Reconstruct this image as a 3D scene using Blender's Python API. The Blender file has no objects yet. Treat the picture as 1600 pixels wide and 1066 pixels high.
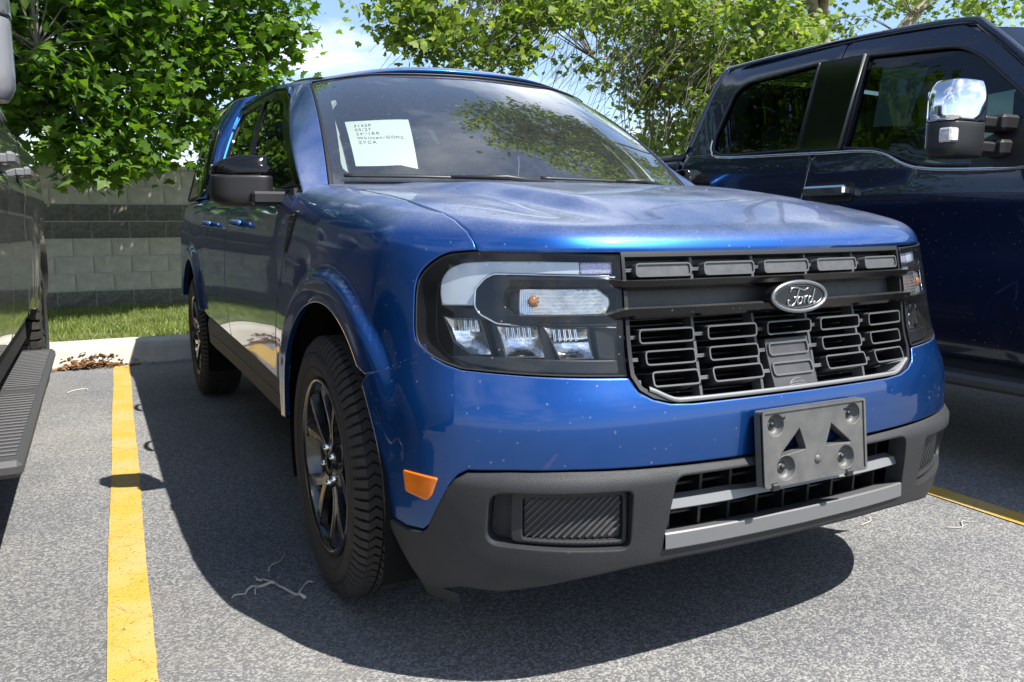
import bpy, bmesh, math, random
import numpy as np
from mathutils import Vector, Matrix
from mathutils.geometry import delaunay_2d_cdt
random.seed(7); RNG = np.random.default_rng(7)
SC = bpy.context.scene; COL = SC.collection; R = math.radians
# ------------------------------------------------------------------ camera, sky, sun, exposure
cam_data = bpy.data.cameras.new('camera'); cam = bpy.data.objects.new('camera', cam_data); COL.objects.link(cam)
cam_data.sensor_width = 36; cam_data.lens = 1271.95/1600*36; cam_data.clip_start = .05; cam_data.clip_end = 3000
_r, _u, _f = (Vector(v) for v in ((.89010404, -.45573961, -.00402572), (.0684166, .12488096, .98981004), (.45059291, .88130934, -.1423372)))
mw = Matrix.Identity(4)
for i in range(3): mw[i][0], mw[i][1], mw[i][2] = _r[i], _u[i], -_f[i]
mw.translation = (-1.40064, -1.27847, 1.02506); cam.matrix_world = mw
SC.camera = cam
SUN = Vector((.335, -.58, 1.0)).normalized()              # towards the sun
world = bpy.data.worlds.new('World'); SC.world = world; world.use_nodes = True
def build_world():
    nt = world.node_tree; nt.nodes.clear(); N = nt.nodes.new; L = nt.links.new
    out = N('ShaderNodeOutputWorld'); bg = N('ShaderNodeBackground'); sky = N('ShaderNodeTexSky')
    sky.sky_type = 'NISHITA'; sky.sun_disc = False; sky.sun_elevation = math.asin(SUN.z)
    sky.sun_rotation = math.atan2(SUN.x, SUN.y); sky.air_density = 1.0; sky.dust_density = .6; sky.ozone_density = 2.0
    tc = N('ShaderNodeTexCoord'); mp = N('ShaderNodeMapping'); mp.inputs['Location'].default_value = (1.1, 3.7, .5)
    sp = N('ShaderNodeSeparateXYZ'); L(tc.outputs['Generated'], sp.inputs[0]); zz = N('ShaderNodeMath'); zz.operation = 'ADD'; zz.inputs[1].default_value = .16; L(sp.outputs['Z'], zz.inputs[0])
    zm = N('ShaderNodeMath'); zm.operation = 'MAXIMUM'; zm.inputs[1].default_value = .05; L(zz.outputs[0], zm.inputs[0]); dv = N('ShaderNodeVectorMath'); dv.operation = 'DIVIDE'; cb = N('ShaderNodeCombineXYZ')
    for k in range(3): L(zm.outputs[0], cb.inputs[k])
    L(tc.outputs['Generated'], dv.inputs[0]); L(cb.outputs[0], dv.inputs[1])                                         # a flat cloud layer seen in perspective
    n1 = N('ShaderNodeTexNoise'); n1.inputs['Scale'].default_value = 1.25; n1.inputs['Detail'].default_value = 9; n1.inputs['Roughness'].default_value = .58
    rp = N('ShaderNodeValToRGB'); rp.color_ramp.elements[0].position = .48; rp.color_ramp.elements[1].position = .66
    mx = N('ShaderNodeMix'); mx.data_type = 'RGBA'; mx.inputs['B'].default_value = (6.6, 7.0, 7.6, 1)
    L(dv.outputs[0], mp.inputs['Vector']); L(mp.outputs[0], n1.inputs['Vector']); L(n1.outputs['Fac'], rp.inputs[0])
    L(rp.outputs[0], mx.inputs['Factor']); L(sky.outputs[0], mx.inputs['A']); L(mx.outputs['Result'], bg.inputs['Color'])
    bg.inputs['Strength'].default_value = .105; L(bg.outputs[0], out.inputs[0])
build_world()
sd = bpy.data.lights.new('sun', 'SUN'); sun = bpy.data.objects.new('sun', sd); COL.objects.link(sun)
sd.energy = 5.0; sd.angle = R(.53); sd.color = (1, .955, .88); sun.rotation_euler = SUN.to_track_quat('Z', 'Y').to_euler(); sun.location = (6, -10, 18)
SC.view_settings.view_transform = 'Standard'; SC.view_settings.look = 'None'; SC.view_settings.gamma = 1
SC.view_settings.use_curve_mapping = False; SC.view_settings.exposure = 1.08
SC.render.engine = 'CYCLES'; SC.cycles.max_bounces = 10; SC.cycles.transparent_max_bounces = 16; SC.cycles.glossy_bounces = 5
SC.cycles.caustics_reflective = False; SC.cycles.caustics_refractive = False; SC.cycles.sample_clamp_indirect = 6
SC.cycles.use_denoising = True
# ------------------------------------------------------------------ materials
MATS = {}
def mat(name, col, rough=.5, metal=0., coat=0., noise=None, bump=None, spec=.5, emit=None, trans=None, dust=0, coatr=.03):
    """principled material; noise=(scale, colour2, contrast); bump=(scale, strength); dust: grey film on faces that look up"""
    m = bpy.data.materials.new(name); m.use_nodes = True; nt = m.node_tree; N = nt.nodes.new; L = nt.links.new
    b = nt.nodes['Principled BSDF']; b.inputs['Roughness'].default_value = rough; b.inputs['Metallic'].default_value = metal
    b.inputs['Coat Weight'].default_value = coat; b.inputs['Coat Roughness'].default_value = coatr; b.inputs['Specular IOR Level'].default_value = spec
    c = (*col, 1); b.inputs['Base Color'].default_value = c; src = None
    tc = N('ShaderNodeTexCoord')
    if noise:
        n = N('ShaderNodeTexNoise'); n.inputs['Scale'].default_value = noise[0]; n.inputs['Detail'].default_value = 6; L(tc.outputs['Object'], n.inputs['Vector'])
        r = N('ShaderNodeValToRGB'); k = noise[2] if len(noise) > 2 else .25
        r.color_ramp.elements[0].position = .5-k; r.color_ramp.elements[1].position = .5+k
        r.color_ramp.elements[0].color = c; r.color_ramp.elements[1].color = (*noise[1], 1)
        L(n.outputs['Fac'], r.inputs[0]); src = r.outputs[0]
    if dust:
        g = N('ShaderNodeNewGeometry'); sx = N('ShaderNodeSeparateXYZ'); L(g.outputs['Normal'], sx.inputs[0])
        up = N('ShaderNodeMapRange'); up.inputs['From Min'].default_value = .55; up.inputs['From Max'].default_value = 1.0
        up.inputs['To Min'].default_value = .02; up.inputs['To Max'].default_value = dust; L(sx.outputs['Z'], up.inputs['Value'])
        na = N('ShaderNodeTexNoise'); na.inputs['Scale'].default_value = 260; na.inputs['Detail'].default_value = 3; L(tc.outputs['Object'], na.inputs['Vector'])
        nb = N('ShaderNodeTexNoise'); nb.inputs['Scale'].default_value = 7; nb.inputs['Detail'].default_value = 5; L(tc.outputs['Object'], nb.inputs['Vector'])
        ra = N('ShaderNodeMapRange'); ra.inputs['From Min'].default_value = .45; ra.inputs['From Max'].default_value = .72; L(na.outputs['Fac'], ra.inputs['Value'])
        rb = N('ShaderNodeMapRange'); rb.inputs['From Min'].default_value = .3; rb.inputs['From Max'].default_value = .7; rb.inputs['To Min'].default_value = .45; L(nb.outputs['Fac'], rb.inputs['Value'])
        ad = N('ShaderNodeMath'); ad.operation = 'MULTIPLY_ADD'; ad.inputs[1].default_value = .42; ad.inputs[2].default_value = .50; L(ra.outputs[0], ad.inputs[0])
        m1 = N('ShaderNodeMath'); m1.operation = 'MULTIPLY'; L(up.outputs[0], m1.inputs[0]); L(ad.outputs[0], m1.inputs[1])
        m2 = N('ShaderNodeMath'); m2.operation = 'MULTIPLY'; m2.use_clamp = True; L(m1.outputs[0], m2.inputs[0]); L(rb.outputs[0], m2.inputs[1])
        # bird-lime and road specks
        vo = N('ShaderNodeTexVoronoi'); vo.inputs['Scale'].default_value = 38; L(tc.outputs['Object'], vo.inputs['Vector'])
        vs = N('ShaderNodeMapRange'); vs.inputs['From Min'].default_value = .045; vs.inputs['From Max'].default_value = .115; vs.inputs['To Min'].default_value = .42; vs.inputs['To Max'].default_value = 0; L(vo.outputs['Distance'], vs.inputs['Value'])
        sm = N('ShaderNodeMath'); sm.operation = 'MULTIPLY'; L(vs.outputs[0], sm.inputs[0]); L(rb.outputs[0], sm.inputs[1])
        mm = N('ShaderNodeMath'); mm.operation = 'MAXIMUM'; L(m2.outputs[0], mm.inputs[0]); L(sm.outputs[0], mm.inputs[1])
        mx = N('ShaderNodeMix'); mx.data_type = 'RGBA'; mx.inputs['A'].default_value = c; mx.inputs['B'].default_value = (.40, .395, .40, 1)
        if src: L(src, mx.inputs['A'])
        L(mm.outputs[0], mx.inputs['Factor']); src = mx.outputs['Result']
        iv = N('ShaderNodeMath'); iv.operation = 'MULTIPLY_ADD'; iv.inputs[1].default_value = -coat; iv.inputs[2].default_value = coat; L(mm.outputs[0], iv.inputs[0]); L(iv.outputs[0], b.inputs['Coat Weight'])
        me = N('ShaderNodeMath'); me.operation = 'MULTIPLY_ADD'; me.inputs[1].default_value = -metal; me.inputs[2].default_value = metal; L(mm.outputs[0], me.inputs[0]); L(me.outputs[0], b.inputs['Metallic'])
    if src: L(src, b.inputs['Base Color'])
    if bump:
        n = N('ShaderNodeTexNoise'); n.inputs['Scale'].default_value = bump[0]; n.inputs['Detail'].default_value = 4; L(tc.outputs['Object'], n.inputs['Vector'])
        bp = N('ShaderNodeBump'); bp.inputs['Strength'].default_value = bump[1]; bp.inputs['Distance'].default_value = .004
        L(n.outputs['Fac'], bp.inputs['Height']); L(bp.outputs[0], b.inputs['Normal'])
    if emit: b.inputs['Emission Color'].default_value = (*emit[0], 1); b.inputs['Emission Strength'].default_value = emit[1]
    MATS[name] = m; return m
def glass_mat(name, tint, refl=1.0, dirt=0.):
    """thin sheet: tinted see-through plus a mirror layer by angle (works from any side)"""
    m = bpy.data.materials.new(name); m.use_nodes = True; nt = m.node_tree; nt.nodes.clear(); N = nt.nodes.new; L = nt.links.new
    o = N('ShaderNodeOutputMaterial'); t = N('ShaderNodeBsdfTransparent'); t.inputs[0].default_value = (*tint, 1)
    g = N('ShaderNodeBsdfGlossy'); g.inputs['Roughness'].default_value = .0; g.inputs['Color'].default_value = (1, 1, 1, 1)
    fr = N('ShaderNodeFresnel'); fr.inputs['IOR'].default_value = 1.52
    ml = N('ShaderNodeMath'); ml.operation = 'MULTIPLY'; ml.inputs[1].default_value = refl; ml.use_clamp = True; L(fr.outputs[0], ml.inputs[0])
    mx = N('ShaderNodeMixShader'); L(ml.outputs[0], mx.inputs[0]); L(t.outputs[0], mx.inputs[1]); L(g.outputs[0], mx.inputs[2]); last = mx.outputs[0]
    if dirt:
        tc = N('ShaderNodeTexCoord'); d = N('ShaderNodeBsdfDiffuse'); d.inputs[0].default_value = (.42, .44, .46, 1)
        n = N('ShaderNodeTexNoise'); n.inputs['Scale'].default_value = 160; n.inputs['Detail'].default_value = 4; L(tc.outputs['Object'], n.inputs['Vector'])
        n2 = N('ShaderNodeTexVoronoi'); n2.inputs['Scale'].default_value = 26; L(tc.outputs['Object'], n2.inputs['Vector'])
        r = N('ShaderNodeMapRange'); r.inputs['From Min'].default_value = .35; r.inputs['From Max'].default_value = .75; r.inputs['To Min'].default_value = dirt*.5; r.inputs['To Max'].default_value = dirt*1.6; L(n.outputs['Fac'], r.inputs['Value'])
        r2 = N('ShaderNodeMapRange'); r2.inputs['From Min'].default_value = .03; r2.inputs['From Max'].default_value = .07; r2.inputs['To Min'].default_value = .35; r2.inputs['To Max'].default_value = 0; L(n2.outputs['Distance'], r2.inputs['Value'])
        mxm = N('ShaderNodeMath'); mxm.operation = 'MAXIMUM'; L(r.outputs[0], mxm.inputs[0]); L(r2.outputs[0], mxm.inputs[1])
        m2 = N('ShaderNodeMixShader'); L(mxm.outputs[0], m2.inputs[0]); L(last, m2.inputs[1]); L(d.outputs[0], m2.inputs[2]); last = m2.outputs[0]
    L(last, o.inputs[0]); MATS[name] = m; return m
mat('blue_paint', (.0010, .064, .275), .36, .86, 1.0, dust=.92)
mat('dark_plastic', (.021, .022, .0245), .55, spec=.35, bump=(480, .35), noise=(14, (.026, .0275, .030)))
mat('black_plastic', (.012, .012, .013), .45)
mat('gloss_black', (.003, .003, .0035), .14, 0, .05, spec=.35)
mat('soft_black', (.006, .006, .006), .9, spec=.1)
mat('grille_grey', (.030, .031, .034), .5, noise=(30, (.05, .051, .054)))
mat('slot_grey', (.060, .062, .066), .45, noise=(60, (.095, .096, .098)))
mat('edge_grey', (.20, .205, .21), .38, .2)
mat('chrome', (.78, .79, .8), .07, 1.)
mat('satin_metal', (.28, .28, .28), .3, 1.)
mat('reflector', (.82, .84, .86), .10, 1., bump=(70, .25))
mat('drl_white', (.62, .69, .77), .18, 0, .8)
mat('drl_dots', (.38, .34, .55), .3, .2, .5, noise=(300, (.6, .58, .7), .1))
mat('amber', (.62, .13, .008), .15, 0, .8, noise=(35, (.8, .2, .012)))
mat('turn_clear', (.55, .5, .47), .12, .55, .6, noise=(45, (.8, .76, .72), .2), bump=(60, .6))
mat('bulb_amber', (.5, .2, .06), .15, 0, .6)
mat('rubber', (.020, .0192, .0185), .75, noise=(18, (.036, .033, .030)), bump=(500, .15))
mat('rim_dark', (.055, .056, .058), .2, .85, .5)
mat('rim_edge', (.17, .16, .15), .22, 1., .3)
mat('brake', (.16, .15, .14), .4, .9, noise=(20, (.22, .17, .13)))
mat('bracket_grey', (.058, .060, .060), .48, noise=(22, (.105, .105, .10)), bump=(400, .1))
mat('seat_grey', (.10, .105, .11), .8, bump=(600, .3))
mat('trim_pale', (.66, .67, .64), .7)
mat('dash_black', (.03, .031, .033), .65)
mat('paper', (.80, .81, .79), .8, noise=(6, (.84, .84, .82)))
mat('ink', (.07, .07, .08), .8)
glass_mat('windshield_glass', (.68, .76, .74), 2.8, .032)
glass_mat('window_glass', (.30, .37, .33), 1.1, .01)
glass_mat('privacy_glass', (.07, .085, .08), 1.1, .01)
glass_mat('lamp_glass', (.95, .96, .97), .62, .006)
mat('badge_black', (.004, .004, .005), .35)
mat('lip_grey', (.085, .087, .09), .42, .1)
mat('lip_mid', (.125, .13, .135), .42, .1)
mat('bar_black', (.004, .004, .0045), .16, 0, .05, spec=.4, dust=.22)
mat('slot_black', (.011, .011, .012), .45, dust=.5)
mat('lip_baked_light', (.13, .134, .138), .4, .15)
# ---- geometry core: smooth parametric skin of the blue pickup (metres; x right, y back, z up) ----
def spline(xk, yk):
    """natural cubic through knots; yk may be (n,) or (n,d)"""
    xk = np.asarray(xk, float); yk = np.asarray(yk, float)
    one = yk.ndim == 1
    if one: yk = yk[:, None]
    n = len(xk); h = np.diff(xk)
    A = np.eye(n); B = np.zeros_like(yk)
    for i in range(1, n-1):
        A[i, i-1] = h[i-1]; A[i, i] = 2*(h[i-1]+h[i]); A[i, i+1] = h[i]
        B[i] = 6*((yk[i+1]-yk[i])/h[i] - (yk[i]-yk[i-1])/h[i-1])
    M = np.linalg.solve(A, B)
    def f(x):
        x = np.asarray(x, float); sh = x.shape; x = x.ravel()
        i = np.clip(np.searchsorted(xk, x)-1, 0, n-2)
        xc = np.clip(x, xk[0], xk[-1])
        a = ((xk[i+1]-xc)/h[i])[:, None]; b = ((xc-xk[i])/h[i])[:, None]
        r = a*yk[i]+b*yk[i+1]+((a**3-a)*M[i]+(b**3-b)*M[i+1])*(h[i]**2)[:, None]/6
        return r.reshape(sh) if one else r.reshape(sh+(yk.shape[1],))
    return f
def pchip(xk, yk):
    xk = np.asarray(xk, float); yk = np.asarray(yk, float); h = np.diff(xk); d = np.diff(yk)/h
    m = np.zeros_like(yk); m[0] = d[0]; m[-1] = d[-1]
    for i in range(1, len(xk)-1):
        if d[i-1]*d[i] > 0:
            w1 = 2*h[i]+h[i-1]; w2 = h[i]+2*h[i-1]; m[i] = (w1+w2)/(w1/d[i-1]+w2/d[i])
    def f(x):
        x = np.clip(np.asarray(x, float), xk[0], xk[-1]); i = np.clip(np.searchsorted(xk, x)-1, 0, len(xk)-2)
        t = (x-xk[i])/h[i]; t2 = t*t; t3 = t2*t
        return (2*t3-3*t2+1)*yk[i]+(t3-2*t2+t)*h[i]*m[i]+(3*t2-2*t3)*yk[i+1]+(t3-t2)*h[i]*m[i+1]
    return f
def sstep(a, b, x):
    t = np.clip((x-a)/(b-a), 0, 1); return t*t*(3-2*t)

# plan outline at bumper height, centre front -> side -> centre rear
BASE = np.array([(0,.020),(.25,.028),(.45,.053),(.6,.103),(.67,.148),(.738,.207),(.803,.290),(.848,.385),(.872,.52),(.882,.70),
                 (.886,.95),(.884,1.5),(.880,2.2),(.882,3.1),(.888,3.98),(.884,4.5),(.862,4.83),(.78,5.03),(.5,5.07),(0,5.075)])
SK = np.concatenate([[0], np.cumsum(np.hypot(*np.diff(BASE, axis=0).T))])
_bf = spline(SK, BASE)
# offset stations: index into BASE
ST = [SK[i] for i in (0, 2, 4, 6, 8, 10, 11, 12, 13, 14, 16, 19)]
VL = [.14, .20, .26, .32, .40, .48, .56, .62, .66, .70, .76, .86, .96, 1.02, 1.08, 1.16]
OFF = np.array([
 #.14   .20   .26    .32    .40   .48   .56   .62    .66    .70    .76    .86    .96    1.02   1.08   1.16
 [-.15,-.085,-.035, -.010, .000, .002, .003, .001, -.008, -.028, -.050, -.060, -.078, -.095, -.11, -.13],   # centre
 [-.15,-.085,-.035, -.010, .000, .002, .003, .001, -.009, -.028, -.048, -.062, -.080, -.095, -.11, -.13],   # x .45
 [-.15,-.085,-.035, -.012, .000, .003, .004, .001, -.009, -.026, -.044, -.062, -.082, -.095, -.11, -.13],   # corner
 [-.12,-.070,-.030, -.010, .002, .004, .004, .000, -.008, -.020, -.034, -.050, -.072, -.090, -.11, -.13],
 [-.07,-.040,-.018, -.006, .000, .000, .000, .000, -.003, -.006, -.011, -.021, -.036, -.052, -.075, -.11],  # ahead of wheel
 [-.06,-.035,-.016, -.006, .000, .000, .000, .000, -.001, -.002, -.004, -.008, -.018, -.028, -.046, -.08],  # wheel
 [-.12,-.075,-.045, -.030, -.022, -.016, -.010, -.004, -.001, .000, .000, -.005, -.013, -.022, -.034, -.055],
 [-.12,-.075,-.045, -.032, -.024, -.018, -.011, -.005, -.002, .000, .000, -.004, -.013, -.022, -.034, -.052],
 [-.12,-.075,-.045, -.032, -.022, -.016, -.010, -.005, -.002, .000, .000, -.004, -.013, -.022, -.034, -.050],
 [-.06,-.035,-.016, -.006, .000, .000, .000, .000, .000, .000, -.002, -.006, -.016, -.026, -.040, -.07],
 [-.10,-.06,-.03, -.01, .000, .000, .000, .000, .000, .000, -.002, -.006, -.016, -.026, -.040, -.07],
 [-.10,-.06,-.03, -.01, .000, .000, .000, .000, .000, .000, -.002, -.006, -.016, -.026, -.040, -.07]])
_offv = [pchip(VL, r) for r in OFF]
def off(s, v):
    cols = np.stack([f(v) for f in _offv], -1)          # (...,12)
    i = np.clip(np.searchsorted(ST, s)-1, 0, len(ST)-2); st = np.asarray(ST)
    t = np.clip((s-st[i])/(st[i+1]-st[i]), 0, 1); t = t*t*(3-2*t)*.5+t*.5
    a = np.take_along_axis(cols, i[..., None], -1)[..., 0]; b = np.take_along_axis(cols, (i+1)[..., None], -1)[..., 0]
    return a*(1-t)+b*t
def base(s):
    e = 1e-3; p = _bf(s); d = _bf(np.clip(s+e, 0, SK[-1]))-_bf(np.clip(s-e, 0, SK[-1]))
    d /= np.linalg.norm(d, axis=-1, keepdims=True)
    return p, np.stack([d[..., 1], -d[..., 0]], -1)      # outward normal
HC = spline([-.1, .08, .16, .25, .35, .6, .9, 1.2, 1.5, 1.8], [.985, 1.000, 1.022, 1.042, 1.060, 1.095, 1.128, 1.155, 1.178, 1.20])
def htop(x, y):
    ax = np.abs(x)
    xb = .40+.13*np.clip(y-.15, 0, 1.2)                  # edge of the raised centre
    fade = sstep(.16, .42, y)*(1-.8*sstep(.75, 1.2, y))
    bul = .027*(1-sstep(xb-.085, xb+.010, ax))*fade
    val = -.006*np.exp(-((ax-xb-.05)/.06)**2)*fade
    return HC(y)+bul+val-.010*(ax/.75)**2-.018*(ax/.72)**4*(1-sstep(.25, .75, y))
ZE = pchip([0, ST[1], ST[2], ST[3], ST[4], ST[5], ST[6], SK[-1]], [.972, .972, .972, .976, .99, 1.02, 1.075, 1.09])
RR = pchip([0, ST[1], ST[2], ST[3], ST[4], ST[5], ST[6], SK[-1]], [.055, .055, .06, .085, .12, .135, .12, .10])
DS = .0065
SG = np.arange(0, 6.2, DS); VG = np.arange(.14, 1.36, DS)
def _build():
    P = np.zeros((len(SG), len(VG), 3))
    S = SG
    b, n = base(S); ze = ZE(S); rr = RR(S)
    oe = off(S, ze); pe = b+n*oe[:, None]
    he = np.maximum(htop(pe[:, 0], pe[:, 1])-ze, .02)
    for j, v in enumerate(VG):
        o = off(S, np.full(len(S), v)); low = np.concatenate([b+n*o[:, None], np.full((len(S), 1), v)], 1)
        a = v-ze                                         # arc past the edge
        L = (rr+he)*.78
        th = np.clip(a/L, 0, 1)*np.pi/2
        d = np.where(a < L, rr*(1-np.cos(th)), rr+(a-L))
        q = pe-n*d[:, None]
        zt = htop(q[:, 0], q[:, 1])-np.where(a < L, he*(1-np.sin(th)), 0)
        up = np.concatenate([q, zt[:, None]], 1)
        P[:, j] = np.where((a > 0)[:, None], up, low)
    for k in range(24):                                  # soften the joins
        Q = P.copy(); Q[:, 1:-1] = .25*P[:, :-2]+.5*P[:, 1:-1]+.25*P[:, 2:]; P = Q
    for k in range(14):
        Q = P.copy(); Q[1:-1] = .25*P[:-2]+.5*P[1:-1]+.25*P[2:]; P = Q
    P[0, :, 0] = 0
    return P
GRID = _build()
ARCH = np.array([(1.332,.30),(1.327,.37),(1.310,.45),(1.277,.54),(1.232,.625),(1.145,.730),(1.03,.798),(.904,.834),(.819,.842),(.734,.833),
                 (.662,.812),(.594,.776),(.543,.742),(.495,.700),(.458,.650),(.432,.59),(.416,.53),(.403,.47),(.397,.40),(.394,.30)])   # opening lip in (y, z)
def _cr(q, n=4):
    o = []
    for i in range(len(q)-1):
        p0, p1, p2, p3 = q[max(i-1, 0)], q[i], q[i+1], q[min(i+2, len(q)-1)]
        for t in np.arange(n)/n: o.append(.5*(2*p1+(p2-p0)*t+(2*p0-5*p1+4*p2-p3)*t*t+(3*p1-p0-3*p2+p3)*t**3))
    return np.array(o+[q[-1]])
ARCH = _cr(ARCH)
for _k in range(60): ARCH[1:-1] = .25*ARCH[:-2]+.5*ARCH[1:-1]+.25*ARCH[2:]
def _archdist(y, z):
    d = np.full(y.shape, 9.)
    for (ax, az), (bx, bz) in zip(ARCH[:-1], ARCH[1:]):
        ux, uz = bx-ax, bz-az; t = np.clip(((y-ax)*ux+(z-az)*uz)/(ux*ux+uz*uz), 0, 1)
        d = np.minimum(d, np.hypot(y-ax-t*ux, z-az-t*uz))
    return d
def arch(P):
    """flare round both wheels: a flat band standing proud of the panel"""
    out = np.zeros(P.shape[:-1])
    for dy in (0, 3.075):
        d = _archdist(P[..., 1]-dy, P[..., 2])
        out = out+(.016*sstep(.092, .072, d)+.003*sstep(.24, .05, d)+.006*sstep(.072, .060, d)-.006*sstep(.060, .0, d))*(P[..., 0] > .6)*sstep(1.02, .96, P[..., 2])*sstep(.36, .50, P[..., 1])
    return out
def _flare(P):
    dn = np.gradient(P, axis=0); dv = np.gradient(P, axis=1); n = np.cross(dn, dv)
    n /= np.linalg.norm(n, axis=-1, keepdims=True)+1e-12
    return P+n*arch(P)[..., None]
GRID = _flare(GRID)
def _normals(P):
    n = np.cross(np.gradient(P, axis=0), np.gradient(P, axis=1)); n /= np.linalg.norm(n, axis=-1, keepdims=True)+1e-12
    for k in range(2):
        Q = n.copy(); Q[1:-1, 1:-1] = (n[1:-1, 1:-1]*2+n[:-2, 1:-1]+n[2:, 1:-1]+n[1:-1, :-2]+n[1:-1, 2:])/6; n = Q
    return n/(np.linalg.norm(n, axis=-1, keepdims=True)+1e-12)
NRM = _normals(GRID)
def bil(A, s, v):
    s = np.asarray(s, float); v = np.asarray(v, float); neg = s < 0; a = np.abs(s)
    fi = np.clip((a-SG[0])/DS, 0, len(SG)-1.001); fj = np.clip((v-VG[0])/DS, 0, len(VG)-1.001)
    i = fi.astype(int); j = fj.astype(int); u = (fi-i)[..., None]; w = (fj-j)[..., None]
    r = A[i, j]*(1-u)*(1-w)+A[i+1, j]*u*(1-w)+A[i, j+1]*(1-u)*w+A[i+1, j+1]*u*w
    r = r.copy(); r[..., 0] = np.where(neg, -r[..., 0], r[..., 0]); return r
def skin(s, v, o=0.0):
    """point and normal of the skin; s<0 is the other side of the truck"""
    p = bil(GRID, s, v); n = bil(NRM, s, v); n /= np.linalg.norm(n, axis=-1, keepdims=True)+1e-12
    return p+n*np.asarray(o, float)[..., None] if np.ndim(o) else p+n*o, n
# ---- end core ----
# ------------------------------------------------------------------ helpers
def thing(name, label, cat, loc=(0, 0, 0), rz=0, group=None):
    o = bpy.data.objects.new(name, None); COL.objects.link(o); o.location = loc; o.rotation_euler = (0, 0, rz); o.empty_display_size = .2
    o['label'] = label; o['category'] = cat
    if group: o['group'] = group
    return o
def tag(o, label, cat, group=None):
    o['label'] = label; o['category'] = cat
    if group: o['group'] = group
    return o
def link(name, me, m=None, parent=None, kind=None, label=None):
    if m is not None and not me.materials: me.materials.append(MATS[m] if isinstance(m, str) else m)
    o = bpy.data.objects.new(name, me); COL.objects.link(o)
    if parent is not None: o.parent = parent
    if kind: o['kind'] = kind
    if label: o['label'] = label
    return o
def mesh(name, V, F, normals=None, smooth=False):
    me = bpy.data.meshes.new(name); me.from_pydata([tuple(map(float, v)) for v in V], [], [tuple(int(i) for i in f) for f in F])
    if smooth or normals is not None: me.polygons.foreach_set('use_smooth', [True]*len(me.polygons))
    me.update()
    if normals is not None: me.normals_split_custom_set_from_vertices([tuple(map(float, n)) for n in normals])
    return me
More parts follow.
